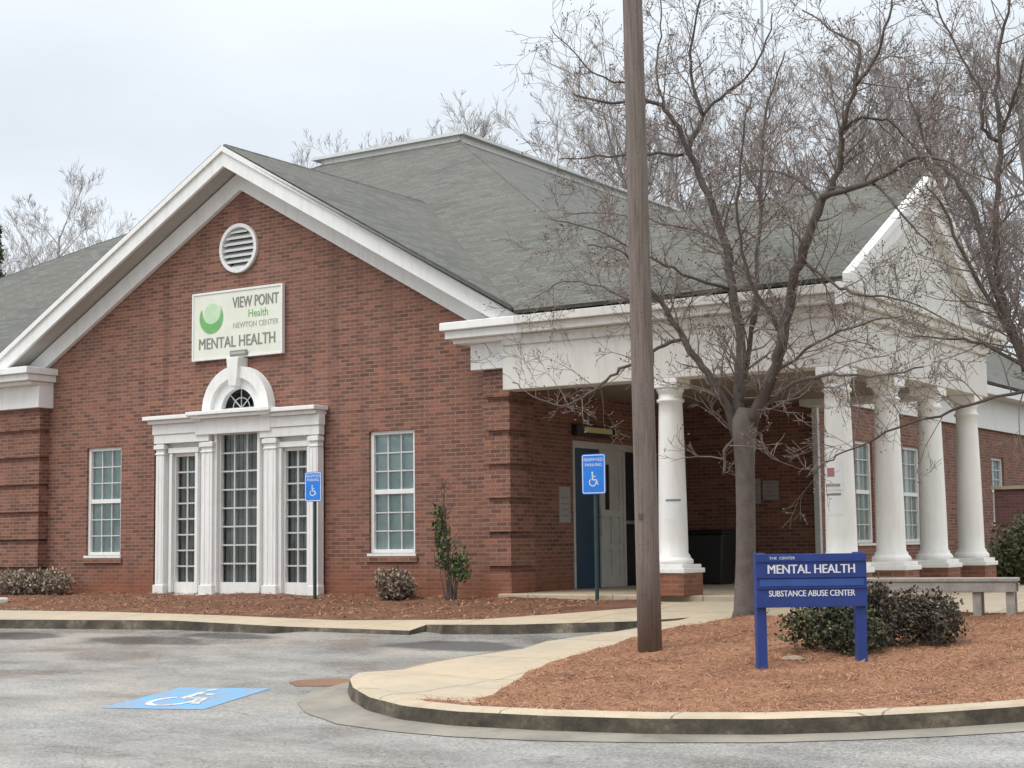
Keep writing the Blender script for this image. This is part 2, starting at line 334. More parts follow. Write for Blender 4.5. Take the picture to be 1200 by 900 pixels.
# ------------------------------------------------------------------ mesh helpers
class MB:
    def __init__(s): s.v = []; s.f = []; s.mi = []; s.cur = 0
    def add(s, vs, fs):
        o = len(s.v); s.v += [tuple(p) for p in vs]
        for f in fs: s.f.append(tuple(i+o for i in f)); s.mi.append(s.cur)
        return s
    def box(s, x0,x1,y0,y1,z0,z1):
        return s.add([(x0,y0,z0),(x1,y0,z0),(x1,y1,z0),(x0,y1,z0),(x0,y0,z1),(x1,y0,z1),(x1,y1,z1),(x0,y1,z1)],
              [(0,3,2,1),(4,5,6,7),(0,1,5,4),(1,2,6,5),(2,3,7,6),(3,0,4,7)])
    def poly(s, pts): return s.add(pts, [tuple(range(len(pts)))])
    def hull2(s, a, b):                      # prism between two matching loops
        n = len(a)
        return s.add(list(a)+list(b), [tuple(range(n))[::-1], tuple(range(n,2*n))]+[(i,(i+1)%n,n+(i+1)%n,n+i) for i in range(n)])
    def tube(s, pts, rads, n=6, cap=True):
        pts = [Vector(p) for p in pts]; vs = []; fs = []
        t0 = (pts[1]-pts[0]).normalized(); ref = Vector((0,0,1)) if abs(t0.z)<.9 else Vector((1,0,0))
        u = t0.cross(ref).normalized()
        for i, p in enumerate(pts):
            t = (pts[min(i+1,len(pts)-1)]-pts[max(i-1,0)]).normalized()
            u = (u - t*u.dot(t)); u = u.normalized() if u.length > 1e-6 else t.orthogonal().normalized()
            w = t.cross(u)
            for k in range(n):
                a = 2*math.pi*k/n; vs.append(p + (u*math.cos(a)+w*math.sin(a))*rads[i])
        for i in range(len(pts)-1):
            for k in range(n):
                fs.append((i*n+k, i*n+(k+1)%n, (i+1)*n+(k+1)%n, (i+1)*n+k))
        if cap: fs.append(tuple(range((len(pts)-1)*n, len(pts)*n))); fs.append(tuple(range(n))[::-1])
        return s.add(vs, fs)
    def lathe(s, c, prof, n=28):
        vs = []; fs = []
        for r, z in prof:
            for k in range(n):
                a = 2*math.pi*k/n; vs.append((c[0]+r*math.cos(a), c[1]+r*math.sin(a), c[2]+z))
        for i in range(len(prof)-1):
            for k in range(n): fs.append((i*n+k, i*n+(k+1)%n, (i+1)*n+(k+1)%n, (i+1)*n+k))
        fs.append(tuple(range(n))[::-1]); fs.append(tuple(range((len(prof)-1)*n, len(prof)*n)))
        return s.add(vs, fs)
    def build(s, name, mat, parent=None, loc=(0,0,0), smooth=False, bevel=0):
        """verts are in the eye frame; the object sits at loc (eye frame) or under its parent"""
        base = Vector(parent['_o']) if parent is not None else Vector(loc)
        me = bpy.data.meshes.new(name); me.from_pydata([tuple(Vector(p)-base) for p in s.v], [], s.f)
        mats = mat if isinstance(mat,(list,tuple)) else [mat]
        for m in mats: me.materials.append(MAT[m] if isinstance(m,str) else m)
        for p, i in zip(me.polygons, s.mi): p.material_index = i; p.use_smooth = smooth
        me.update()
        o = bpy.data.objects.new(name, me); COL.objects.link(o)
        o['_o'] = tuple(base)
        if parent is not None: o.parent = parent
        else: o.location = base + Vector((0,0,E))
        if bevel:
            b = o.modifiers.new('bevel','BEVEL'); b.width = bevel; b.segments = 2; b.limit_method = 'ANGLE'
        return o
def tag(o, label=None, cat=None, group=None, kind=None):
    for k, v in (('label',label),('category',cat),('group',group),('kind',kind)):
        if v: o[k] = v
    return o
def thing(name, label, cat, loc=(0,0,0), group=None):
    o = bpy.data.objects.new(name, None); COL.objects.link(o); o.empty_display_size = .3
    o['_o'] = tuple(loc); o.location = Vector(loc) + Vector((0,0,E)); return tag(o,label,cat,group)
def holed(mb, outer, holes, fn, depth, inward):
    """flat wall with openings; fn(u,v,d) -> point, reveals run to depth"""
    loops = [outer]+holes
    tri = tessellate_polygon([[Vector((u,v,0)) for u,v in l] for l in loops])
    flat = [p for l in loops for p in l]
    o = len(mb.v); mb.v += [tuple(fn(u,v,0)) for u,v in flat]
    want = Vector(inward)*-1
    for t in tri:
        a,b,c = [Vector(mb.v[o+i]) for i in t]
        nrm = (b-a).cross(c-a)
        if nrm.dot(want) < 0: t = t[::-1]
        mb.f.append(tuple(o+i for i in t)); mb.mi.append(mb.cur)
    for h in holes:
        n = len(h)
        for i in range(n):
            (u0,v0),(u1,v1) = h[i], h[(i+1)%n]
            mb.poly([fn(u0,v0,0),fn(u1,v1,0),fn(u1,v1,depth),fn(u0,v0,depth)])
def rect(u0,u1,v0,v1): return [(u0,v0),(u1,v0),(u1,v1),(u0,v1)]
def text_mesh(body, size, fn, width=None, offset=.0, depth=.004):
    """lettering as a mesh; fn(u,v,d)->point with u along the line, v up, centred on (0,0)"""
    cu = bpy.data.curves.new('lettering','FONT'); cu.body = body; cu.size = 1; cu.offset = 0
    cu.align_x = 'CENTER'; cu.align_y = 'CENTER'; cu.extrude = .5; cu.resolution_u = 3
    ob = bpy.data.objects.new('lettering', cu); COL.objects.link(ob)
    me = ob.to_mesh(); vs = [v.co.copy() for v in me.vertices]; fs = [tuple(p.vertices) for p in me.polygons]
    ob.to_mesh_clear(); bpy.data.objects.remove(ob); bpy.data.curves.remove(cu)
    x0 = min(v.x for v in vs); x1 = max(v.x for v in vs); y0 = min(v.y for v in vs); y1 = max(v.y for v in vs)
    sy = size/(y1-y0); sx = (width/(x1-x0)) if width else sy
    mb = MB()
    sh = offset*size*1.2
    for k, q in enumerate((-sh, sh) if offset else (0,)):
        mb.add([fn((v.x-(x0+x1)/2)*sx+q, (v.y-(y0+y1)/2)*sy+q*.5*(1-2*k), depth*(1+.35*k) if v.z>0 else 0) for v in vs], fs)
    return mb
random.seed(7)

#HAZE

# ------------------------------------------------------------------ setting: ground sheets
def strip_sheet(x0,x1,y0,y1,dz,step=2.0,sx=None):
    mb = MB(); ys = sorted(set([y0,y1]+[y for y in (2.0,21.4) if y0<y<y1]))
    for a,b in zip(ys, ys[1:]):
        mb.poly([(x0,a,H(a)+dz),(x1,a,H(a)+dz),(x1,b,H(b)+dz),(x0,b,H(b)+dz)])
    return mb
tag(strip_sheet(-700,700,-500,900,-.03).build('ground','earth'), kind='structure')
tag(strip_sheet(-90,60,-60,19.6,0).build('parking_lot','asphalt'), kind='structure')
def gpoly(pts, off): return [G(x,y,off) for x,y in pts]
def flat_sheet(pts, off, subdivide=None):
    P = [G(x,y,0) for x,y in pts]; mb = MB()
    tri = tessellate_polygon([[Vector((p.x,p.y,0)) for p in P]])
    mb.v = [(p.x,p.y,H(p.y)+off) for p in P]
    for t in tri:
        a,b,c = [Vector(mb.v[i]) for i in t]
        if (b-a).cross(c-a).z < 0: t = t[::-1]
        mb.f.append(tuple(t)); mb.mi.append(0)
    return mb
def interp(pts, x):
    for (x0,y0),(x1,y1) in zip(pts, pts[1:]):
        if x0 <= x <= x1: return y0+(y1-y0)*(x-x0)/(x1-x0)
    return pts[0][1] if x < pts[0][0] else pts[-1][1]

# far walk beside the building with its kerb
back = [(-420,709),(-120,713),(0,715),(130,717),(260,721),(400,727),(560,726),(660,719),(760,711),(900,703)]
front = [(-420,724),(-120,726),(0,726),(200,727),(330,734),(480,739),(500,732),(600,732),(745,728),(900,717)]
hts = [(-420,.13),(200,.13),(330,.10),(350,.055),(490,.055),(510,.12),(720,.12),(760,.05),(900,.035)]
xs = list(range(-420,901,20))
top = MB(); face = MB(); Pf=[]; Pb=[]
for x in xs:
    h = interp(hts,x); a = G(x,interp(front,x),h); b = G(x,interp(back,x),h)
    Pf.append(a); Pb.append(b)
for i in range(len(xs)-1):
    top.poly([Pf[i],Pf[i+1],Pb[i+1],Pb[i]])
    a,b = Pf[i],Pf[i+1]; n = Vector((0,-.03,0))
    face.poly([Vector((a.x,a.y,H(a.y)-.02))+n, Vector((b.x,b.y,H(b.y)-.02))+n, b-Vector((0,0,.003)), a-Vector((0,0,.003))])
    c,d = Pb[i],Pb[i+1]
    face.poly([c-Vector((0,0,.003)), d-Vector((0,0,.003)), Vector((d.x,d.y,H(d.y)-.05)), Vector((c.x,c.y,H(c.y)-.05))])
tag(top.build('sidewalk','concrete'), kind='structure')
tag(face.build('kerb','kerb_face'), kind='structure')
# planting bed between the walk and the wall
bed = MB(); gx = [-32+i*.35 for i in range(62)]
def bedz(x,y): return H(y)+.03+.05*mnoise.noise((x*1.3,y*1.3,0))+.02*mnoise.noise((x*5,y*5,3))
walk_back_y = lambda x: interp([(p.x,p.y) for p in Pb], x)
NB = 9
rows = []
for x in gx:
    y0 = walk_back_y(x)-.05; y1 = 21.52
    rows.append([(x, y0+(y1-y0)*j/NB - (0 if j else .55), bedz(x,y0+(y1-y0)*j/NB) if j else H(y0-.55)-.012) for j in range(NB+1)])
rows[-1]=[(x,y,H(y)-.03) for x,y,z in rows[-1]]
for i in range(len(gx)-1):
    for j in range(NB): bed.poly([rows[i][j],rows[i+1][j],rows[i+1][j+1],rows[i][j+1]])
tag(bed.build('planting_bed','bed',smooth=True), kind='structure')
BEDROWS = rows

# island: kerb, gutter, walk, mulch
ktop = [(1260,814),(1200,820),(1100,829),(1000,836),(900,840),(760,840),(640,838),(530,835),(480,831),(440,824),(420,813),(414,806)]
kbot = [(1260,842),(1200,848),(1100,855),(1000,860),(900,863),(760,862),(640,858),(530,852),(470,845),(430,834),(411,822),(407,811),(420,802),(450,793),(490,782),(540,773),(610,763)]
gut  = [(1260,852),(1200,858),(1100,864),(1000,868),(900,871),(760,871),(640,869),(530,864),(460,858),(395,849),(358,836),(348,824),(362,812),(395,803),(415,798),(446,790),(488,779),(538,770),(608,760)]
kin  = [(1260,806),(1200,812),(1100,820),(1000,827),(900,831),(760,832),(640,829),(530,826),(490,822),(455,815),(437,806),(432,799)]
def resamp(pts, n):
    P = [G(x,y) for x,y in pts]; L=[0]
    for a,b in zip(P,P[1:]): L.append(L[-1]+(b-a).length)
    res=[]
    for i in range(n):
        s = L[-1]*i/(n-1)
        for j in range(len(L)-1):
            if L[j] <= s+1e-9 <= L[j+1]+1e-6:
                t=(s-L[j])/max(1e-9,L[j+1]-L[j]); res.append(P[j].lerp(P[j+1],t)); break
        else: res.append(P[-1])
    return res
NK = 90
kt = resamp(kbot, NK); 
NOSE = min(range(NK), key=lambda i: kt[i].x+.35*kt[i].y)
kh = lambda i: .15 if i < NOSE-2 else max(.03,.15-.12*(i-NOSE+2)/9)
# kerb as a swept solid: bottom line on the asphalt, battered face, rounded nose, top to its inner edge
kb_ = MB(); kc_ = MB(); go = resamp(gut, NK); gm = MB()
inner=[]
for i in range(NK):
    a = kt[max(0,i-1)]; b = kt[min(NK-1,i+1)]; t = (b-a); t.z=0; t.normalize()
    nrm = Vector((t.y,-t.x,0));                                     # towards the island
    p = kt[i]; zb = H(p.y); h = kh(i)
    p1 = Vector((p.x,p.y,zb)); p2 = p1+nrm*.022+Vector((0,0,h*.86)); p3 = p1+nrm*.05+Vector((0,0,h)); p4 = p1+nrm*.20; p4.z = H(p4.y)+h
    inner.append((p1,p2,p3,p4,nrm))
for i in range(NK-1):
    A,B = inner[i],inner[i+1]
    kb_.poly([B[0],A[0],A[1],B[1]]); kc_.poly([B[1],A[1],A[2],B[2]])
    if i < NOSE-6: kc_.poly([B[2],A[2],A[3],B[3]])
    g0,g1 = go[i],go[i+1]
    gm.poly([(g1.x,g1.y,H(g1.y)+.006),(g0.x,g0.y,H(g0.y)+.006),(A[0].x,A[0].y,H(A[0].y)+.012),(B[0].x,B[0].y,H(B[0].y)+.012)])
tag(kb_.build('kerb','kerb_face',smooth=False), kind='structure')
tag(kc_.build('kerb','concrete',smooth=True), kind='structure')
tag(gm.build('gutter','gutter'), kind='structure')
# island walk (concrete), from the nose up to the porch
mleft = [(575,826),(590,815),(604,806),(622,793),(660,779),(700,766),(745,753),(795,741),(862,729)]
mtop = [(862,729),(950,725),(1060,724),(1200,723),(1275,722)]
isl = [(640,756),(745,741),(800,730),(830,722),(870,716)]
ml = [G(x+9,y) for x,y in mleft]
KS0 = min(range(NOSE), key=lambda i:(Vector((inner[i][3].x-ml[0].x,inner[i][3].y-ml[0].y))).length)-3
kline = [(p[2].x,p[2].y,p[2].z-(.006 if i+KS0 < NOSE-6 else 0)) for i,p in enumerate(inner[KS0:])]
wl = [G(x,y) for x,y in isl]
outline = kline + [(q.x,q.y,H(q.y)+.045) for q in wl] + [(q.x,q.y,H(q.y)+(.035 if k else .055)) for k,q in list(enumerate(ml))[::-1]]
tri = tessellate_polygon([[Vector((x,y,0)) for x,y,z in outline]])
wm = MB(); wm.v = list(outline)
for t in tri:
    a,b,c = [Vector(wm.v[i]) for i in t]
    wm.f.append(tuple(t) if (b-a).cross(c-a).z>0 else tuple(t[::-1])); wm.mi.append(0)
ends=[Vector(kline[-1])]+[Vector((q.x,q.y,H(q.y)+.045)) for q in wl]
for q0,q1 in zip(ends,ends[1:]):
    wm.poly([q0,(q0.x-.06,q0.y+.02,H(q0.y)-.01),(q1.x-.06,q1.y+.02,H(q1.y)-.01),q1])
tag(wm.build('walkway','concrete'), kind='structure')
# concrete apron in front of the porch
ap = MB()
ap.poly([(-11.25,18.3,H(18.3)+.02),(-2,18.3,H(18.3)+.02),(-2,21.4,H(21.4)+.02),(-11.25,21.4,H(21.4)+.02)])
ap.poly([(-11.25,21.4,H(21.4)+.02),(-2,21.4,H(21.4)+.02),(-2,33,H(33)+.02),(-11.25,33,H(33)+.02)])
tag(ap.build('walkway','concrete'), kind='structure')
# mulch mound
mo = [G(x,y) for x,y in mleft+mtop[1:]]
kin_pts = [Vector((p[3].x,p[3].y,0)) for p in inner[:NOSE]]
def inside(poly, x, y):
    c=False; n=len(poly)
    for i in range(n):
        x0,y0=poly[i][0],poly[i][1]; x1,y1=poly[i-1][0],poly[i-1][1]
        if (y0>y)!=(y1>y) and x < (x1-x0)*(y-y0)/(y1-y0)+x0: c = not c
    return c
m0=Vector((mo[0].x,mo[0].y,0)); k_in = kin_pts[:min(range(len(kin_pts)),key=lambda i:(kin_pts[i]-m0).length)+1]
mpoly = [(p.x,p.y) for p in mo]+[(p.x,p.y) for p in k_in]
def edge_dist(poly,x,y):
    d=1e9; P=Vector((x,y))
    for i in range(len(poly)):
        a=Vector(poly[i-1]); b=Vector(poly[i]); ab=b-a; t=max(0,min(1,(P-a).dot(ab)/max(1e-9,ab.length_squared)))
        d=min(d,(P-a-ab*t).length)
    return d
def mulz(x,y):
    d = edge_dist(mpoly,x,y)
    dk = min(((p.x-x)**2+(p.y-y)**2) for p in kin_pts[::2])**.5
    return H(y)+.062+.075*math.exp(-dk/.45)+.035*mnoise.noise((x*2.1,y*2.1,1))+.02*mnoise.noise((x*6,y*6,5)) *min(1,d*3)
mm = MB(); st=.12; idx={}
x0=min(p[0] for p in mpoly); x1=max(p[0] for p in mpoly); y0=min(p[1] for p in mpoly); y1=max(p[1] for p in mpoly)
nx=int((x1-x0)/st)+2; ny=int((y1-y0)/st)+2
ins = {}
for i in range(nx):
    for j in range(ny):
        x=x0+i*st; y=y0+j*st; ins[i,j] = inside(mpoly,x,y)
def near(i,j): return any(ins.get((i+a,j+b),False) for a in (-1,0,1) for b in (-1,0,1))
def mv(i,j):
    if (i,j) in idx: return idx[i,j]
    x=x0+i*st; y=y0+j*st
    if not ins.get((i,j)):                      # pull outside points back to the outline
        best=None;P=Vector((x,y))
        for k in range(len(mpoly)):
            a=Vector(mpoly[k-1]); b=Vector(mpoly[k]); ab=b-a; t=max(0,min(1,(P-a).dot(ab)/max(1e-9,ab.length_squared))); q=a+ab*t
            if best is None or (q-P).length<best[0]: best=((q-P).length,q)
        x,y=best[1]
    mm.v.append((x,y,mulz(x,y))); idx[i,j]=len(mm.v)-1; return idx[i,j]
for i in range(nx-1):
    for j in range(ny-1):
        if sum(ins.get((i+a,j+b),False) for a in (0,1) for b in (0,1))>=1:
            mm.f.append((mv(i,j),mv(i+1,j),mv(i+1,j+1),mv(i,j+1))); mm.mi.append(0)
tag(mm.build('mulch_bed','mulch',smooth=True), kind='structure')
def needles(n, sampler, lmin, lmax, w):
    mb = MB()
    for _ in range(n):
        x,y,z = sampler(); a=random.random()*math.tau; l=random.uniform(lmin,lmax)
        d=Vector((math.cos(a),math.sin(a),random.uniform(-.12,.28)))*l; s=Vector((-math.sin(a),math.cos(a),random.uniform(-.4,.4)))*w
        p=Vector((x,y,z+.006)); q=p+d; m_=(p+q)*.5+Vector((0,0,l*.12))
        mb.add([p-s,p+s,m_+s,m_-s,q],[(0,1,2,3),(3,2,4)])
    return mb
def samp_island():
    while True:
        x=random.uniform(x0,x1); y=random.uniform(y0,y1)
        if inside(mpoly,x,y): return x,y,mulz(x,y)
def samp_bed():
    i=random.randrange(14,len(gx)-4); j=random.randrange(1,NB); return tuple(Vector(BEDROWS[i][j]).lerp(Vector(BEDROWS[i+1][j+1]),random.random()))
tag(needles(15000,samp_island,.04,.13,.0028).build('pine_straw','straw'),'loose orange brown pine straw strewn over the kerbed island','pine straw',kind='stuff')
tag(needles(3500,samp_bed,.06,.16,.006).build('pine_straw','straw'),'wet reddish pine straw lying in the bed along the brick wall','pine straw',kind='stuff')
# red clay washed out beside the kerb nose
_sl=[]
for i in range(24):
    t=math.tau*i/24; k=1+.28*mnoise.noise((math.cos(t)*2.2,math.sin(t)*2.2,9))
    _sl.append((384+46*math.cos(t)*k, 800-4.2*math.sin(t)*k-.03*46*math.cos(t)))
silt = flat_sheet(_sl,.005)
tag(silt.build('silt_patch','silt'),kind='structure')

# parking mark: blue panel with the wheelchair symbol
mk = thing('pavement_marking','faded blue accessible parking mark with white wheelchair symbol on wet asphalt','road marking',tuple(G(215,818)))
quad = [(118,830),(212,806),(318,807),(238,832)]
flat_sheet(quad,.004).build('blue_panel','blue_paint',mk)
A_,B_,C_,D_ = [G(x,y) for x,y in quad]
def onq(u,v):                                 # u across (left to right), v up
    p=(A_.lerp(D_,u)).lerp(B_.lerp(C_,u),v); return Vector((p.x,p.y,H(p.y)+.008))
def wheelchair(fn):
    mb=MB()
    def seg(a,b,w):
        a=Vector(a);b=Vector(b);d=(b-a).normalized();n=Vector((-d.y,d.x))*w
        mb.poly([fn(*(a-n)),fn(*(b-n)),fn(*(b+n)),fn(*(a+n))])
    pts=[(.46+.20*math.cos(t),.34+.20*math.sin(t)) for t in [math.radians(a) for a in range(120,405,15)]]
    for i in range(len(pts)-1): seg(pts[i],pts[i+1],.03)
    mb.poly([fn(.44+.055*math.cos(t*math.tau/12),.87+.055*math.sin(t*math.tau/12)) for t in range(12)])
    seg((.44,.79),(.46,.47),.04); seg((.45,.66),(.64,.66),.025); seg((.46,.48),(.66,.48),.035); seg((.66,.50),(.74,.24),.035); seg((.72,.24),(.80,.24),.025)
    return mb
wheelchair(lambda u,v: onq(u,v)).build('symbol','white_paint_road',mk)

# ------------------------------------------------------------------ the brick building
YG = 21.5; XR = -14.07; ZB = -1.0; SL = .565; XC = -19.8
bld = thing('brick_building','single storey red brick clinic with white trimmed gable and grey hip roof','building',(-19.8,21.5,H(21.5)))
def fY(Y, s=1): return lambda u,v,d: (u, Y+d*s, v)
def fX(X, s=1): return lambda u,v,d: (X-d*s, u, v)
WIN = [(-23.82,-22.88),(-16.92,-15.96)]; WZ=(-.16,1.9)
PALc=-19.86
PAL = [(-21.38,-20.86,-.65,1.64),(-20.26,-19.36,-.65,1.99),(-18.73,-18.21,-.65,1.64)]
def arc(cx,cz,rx,rz,n=14,a0=0,a1=math.pi): return [(cx+rx*math.cos(a0+(a1-a0)*i/n), cz+rz*math.sin(a0+(a1-a0)*i/n)) for i in range(n+1)]
circ = lambda cx,cz,r,n=28: [(cx+r*math.cos(math.tau*i/n),cz+r*math.sin(math.tau*i/n)) for i in range(n)]
fan_open = arc(-19.80,2.46,.42,.39)
hz = lambda x: 6.86-SL*abs(x-XC)
g = MB()
holed(g, [(-25.6,ZB),(XR,ZB),(XR,hz(XR)),(XC,hz(XC)),(-25.6,hz(-25.6))],
      [rect(a,b,*WZ) for a,b in WIN]+[rect(-22.0,-17.9,-.8,2.2), fan_open, circ(-19.89,5.38,.42)], fY(YG), .32, (0,1,0))
g.poly([(XR,YG,ZB),(XR,27.7,ZB),(XR,27.7,3.4),(XR,YG,3.4)])          # side wall replaced below where the doors are
g.f.pop(); g.mi.pop(); g.v = g.v[:-4]
g.build('gable_wall','brick',bld)
DOOR = (23.44,26.0,-.80,1.72)
s_ = MB(); holed(s_, rect(21.5,27.72,ZB,3.4),[rect(DOOR[0],DOOR[1],DOOR[2],DOOR[3])], fX(XR), .28, (-1,0,0)); s_.build('entry_wall','brick',bld)
b_ = MB(); b_.poly([(XR,27.7,ZB),(-11.45,27.7,ZB),(-11.45,27.7,3.4),(XR,27.7,3.4)]); b_.build('porch_back_wall','brick',bld)
FW = [(29.72,30.66,-.10,1.9),(32.4,33.5,-.10,1.9),(38.6,39.6,.3,1.9),(44,45,-.1,1.9)]
f_ = MB(); holed(f_, rect(27.70,60,ZB,3.4),[rect(*w) for w in FW], fX(-11.45), .22, (-1,0,0)); f_.build('front_wall','brick',bld)
w_ = MB(); w_.poly([(-37.4,21.6,ZB),(-25.6,21.6,ZB),(-25.6,21.6,3.4),(-37.4,21.6,3.4)]); w_.poly([(-37.4,60,ZB),(-37.4,21.6,ZB),(-37.4,21.6,3.4),(-37.4,60,3.4)])
w_.poly([(-11.45,60,ZB),(-37.4,60,ZB),(-37.4,60,3.4),(-11.45,60,3.4)]); w_.build('side_wall','brick',bld)
# rusticated corner piers: blocks of six courses with recessed joints
def pier(x0,x1,y0,y1,ztop):
    mb=MB(); z=ZB
    mb.box(x0+.06,x1-.06,y0+.06,y1,ZB,ztop)
    z=-.90
    while z < ztop-.05:
        z1=min(z+.43,ztop); mb.box(x0,x1,y0,y1+.002,z,z1); z=z1+.105
    return mb
pier(-14.40,-13.90,21.25,21.95,2.75).build('corner_pier','brick',bld)
pier(-26.9,-24.89,21.25,21.62,2.75).build('corner_pier','brick',bld)

# roof planes
def slab(pts, name='roof', mat='shingle', par=None, th=.07):
    mb=MB(); a=[Vector(p) for p in pts]
    n=(a[1]-a[0]).cross(a[2]-a[0]); flip = n.z<0
    if flip: a=a[::-1]
    mb.poly(a); o=mb.build(name,mat,par or bld); return o
E0 = 3.53; YE=20.75; YB=62
A=Vector((-22.35,32,9.86)); B=Vector((-26.5,32,9.86)); P=Vector((-14.68,24.3,5.54)); Q=Vector((-8.0,24.3,5.54))
s1=(9.86-E0)/(32-YE)
HIT=Vector((XC,YE+(7.12-E0)/s1,7.12)); XE=6.35
rm = MB()
def rp(*pts):
    a=[Vector(p) for p in pts]; n=Vector((0,0,0))
    for i in range(len(a)): n+= (a[i]-a[0]).cross(a[(i+1)%len(a)]-a[0])
    rm.poly(a if n.z>=0 else a[::-1])
XW=-37.9; XF=-11.0
def tri_roof(pts):
    tr=tessellate_polygon([[Vector((p[0],p[1],0)) for p in pts]])
    for t in tr: rp(*[pts[i] for i in t])
tri_roof([(XW,YE,E0),(XC-XE,YE,E0),tuple(HIT),(XC+XE,YE,E0),(-8.0,YE,E0),tuple(Q),tuple(P),tuple(A),tuple(B)])
rp(Q,P,(XF,27.95,E0),(-8.0,27.95,E0))
A2=Vector((-22.35,46,9.86)); B2=Vector((-26.5,46,9.86))
tri_roof([tuple(A),tuple(P),(XF,27.95,E0),(XF,57.3,E0),tuple(A2)])
rp(B,(XW,YE,E0),(XW,57.3,E0),B2); rp(A2,(XF,57.3,E0),(XW,57.3,E0),B2); rp(A,A2,B2,B)
YR=20.93
rp((XC,YR,7.12),HIT,(XC+XE,YE,E0),(XC+XE,YR,E0)); rp((XC,YR,7.12),HIT,(XC-XE,YE,E0),(XC-XE,YR,E0))
roof = rm.build('roof','shingle',bld)
sol=roof.modifiers.new('thickness','SOLIDIFY'); sol.thickness=.06; sol.offset=1
# hip and ridge caps
rc=MB()
def cap(a,b,w=.13):
    a=Vector(a)+Vector((0,0,.035)); b=Vector(b)+Vector((0,0,.03)); rc.tube([a.lerp(b,.01),b.lerp(a,.02)],[.05,.05],6)
cap(A,P); cap((XC,YR,7.12),HIT); cap(P,Q); cap(B,(XW,YE,E0))
rc.build('ridge_cap','shingle',roof)
# white curb round the flat top
ft=MB()
for x0_,x1_,y0_,y1_ in ((-26.55,-22.25,31.9,32.05),(-22.401,-22.2,31.95,46.1),(-26.7,-26.5,31.951,46.1)):
    ft.box(x0_,x1_,y0_,y1_,9.80,10.0)
ft2=MB()
for x0_,x1_,y0_,y1_ in ((-26.9,-22.05,31.78,32.1),(-22.42,-22.05,32.101,46.2),(-26.9,-26.5,32.101,46.2)):
    ft2.box(x0_,x1_,y0_,y1_,10.0,10.075)
fo=ft.build('roof_curb','white',bld); ft2.build('curb_flashing','shade_slat',fo)

# rake: fascia, crown strip, soffit, frieze board
def rake_bar(y0,y1,top,bot,xend=XE,apex=7.16):
    mb=MB()
    for s in (-1,1):
        xe=XC+s*xend; ze=apex-SL*xend
        loop=lambda y:[(XC,y,apex-bot),(xe,y,ze-bot),(xe,y,ze-top),(XC,y,apex-top)]
        mb.hull2(loop(y0),loop(y1))
    return mb
rake_bar(20.91,20.99,0,.10).build('rake_crown','white',bld)
rake_bar(20.955,21.02,.105,.37,6.3).build('rake_fascia','white',bld)
rake_bar(21.021,21.47,.31,.34,6.3).build('rake_soffit','soffit_shaded',bld)
rake_bar(21.40,21.495,.373,.72,5.8).build('rake_frieze','white',bld)
# eave returns, gutters, entablatures
def eave(x0,x1,yw,zt=3.5,face=.44,a=.0,b=.0):
    mb=MB()
    mb.box(x0,x1,20.72,yw,zt-.13,zt); mb.box(x0+.05*a,x1-.05*b,20.80,yw+.001,zt-.26,zt-.132); mb.box(x0+.12*a,x1-.12*b,20.93,yw+.002,zt-.33,zt-.262)
    return mb
eave(-14.88,-13.452,21.6,a=1).build('cornice_return','white',bld,bevel=.012)
MBf=MB(); MBf.box(-14.56,-13.86,21.13,21.6,2.75,3.168); MBf.build('cornice_return','white',bld,bevel=.01)
eave(-38,-24.68,21.6,b=1).build('cornice_return','white',bld,bevel=.012)
MBf=MB(); MBf.box(-37,-24.80,21.13,21.7,2.73,3.168); MBf.build('cornice_return','white',bld,bevel=.01)
# porch entablature
en=MB()
en.box(-13.45,-7.95,20.721,21.0,3.37,3.5); en.box(-13.45,-8.02,20.80,21.0,3.24,3.369)
en.box(-8.13,-7.95,21.0,28.0,3.371,3.501); en.box(-8.17,-8.02,21.0,27.95,3.241,3.37)
en.box(-13.86,-8.17,21.0,21.4,2.38,3.238); en.box(-8.62,-8.17,21.4,27.5,2.381,3.239)
en.box(-13.86,-8.12,20.96,20.998,3.08,3.236); en.box(-8.168,-8.12,20.999,27.5,3.081,3.237)
en.box(-11.45,-8.621,27.05,27.501,2.382,3.238)
en.build('entablature','aged_shaded_white',bld,bevel=.01)
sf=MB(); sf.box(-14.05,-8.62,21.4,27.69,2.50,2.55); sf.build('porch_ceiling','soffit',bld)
# front wall frieze and gutter along the far front
ff=MB(); ff.box(-11.449,-11.38,27.95,60,2.55,3.3); ff.box(-11.44,-10.98,28.0,60,3.3,3.5); ff.build('cornice','white',bld)
# pediment over the porch front
ped=MB(); ped.poly([(-8.2,20.9,3.5),(-8.2,27.7,3.5),(-8.2,24.3,5.40)]); ped.build('pediment','aged_shaded_white',bld)
pr=MB()
for s in (-1,1):
    ye=24.3+s*3.58; ze=5.64-SL*3.58+.0
    lp=lambda x,t,bt:[(x,24.3,5.64-bt),(x,ye,ze-bt),(x,ye,ze-t),(x,24.3,5.64-t)]
    pr.hull2(lp(-8.08,0,.12),lp(-7.94,0,.12)); pr.hull2(lp(-8.199,.122,.42),lp(-8.03,.122,.42))
pr.build('pediment_rake','white',bld)

# porch floor
pf=MB(); pf.box(-14.06,-7.95,21.1,27.69,-1.02,-.80); pf.box(-11.44,-7.95,27.69,28.2,-1.02,-.801); pf.build('porch_floor','concrete',bld,bevel=.015)
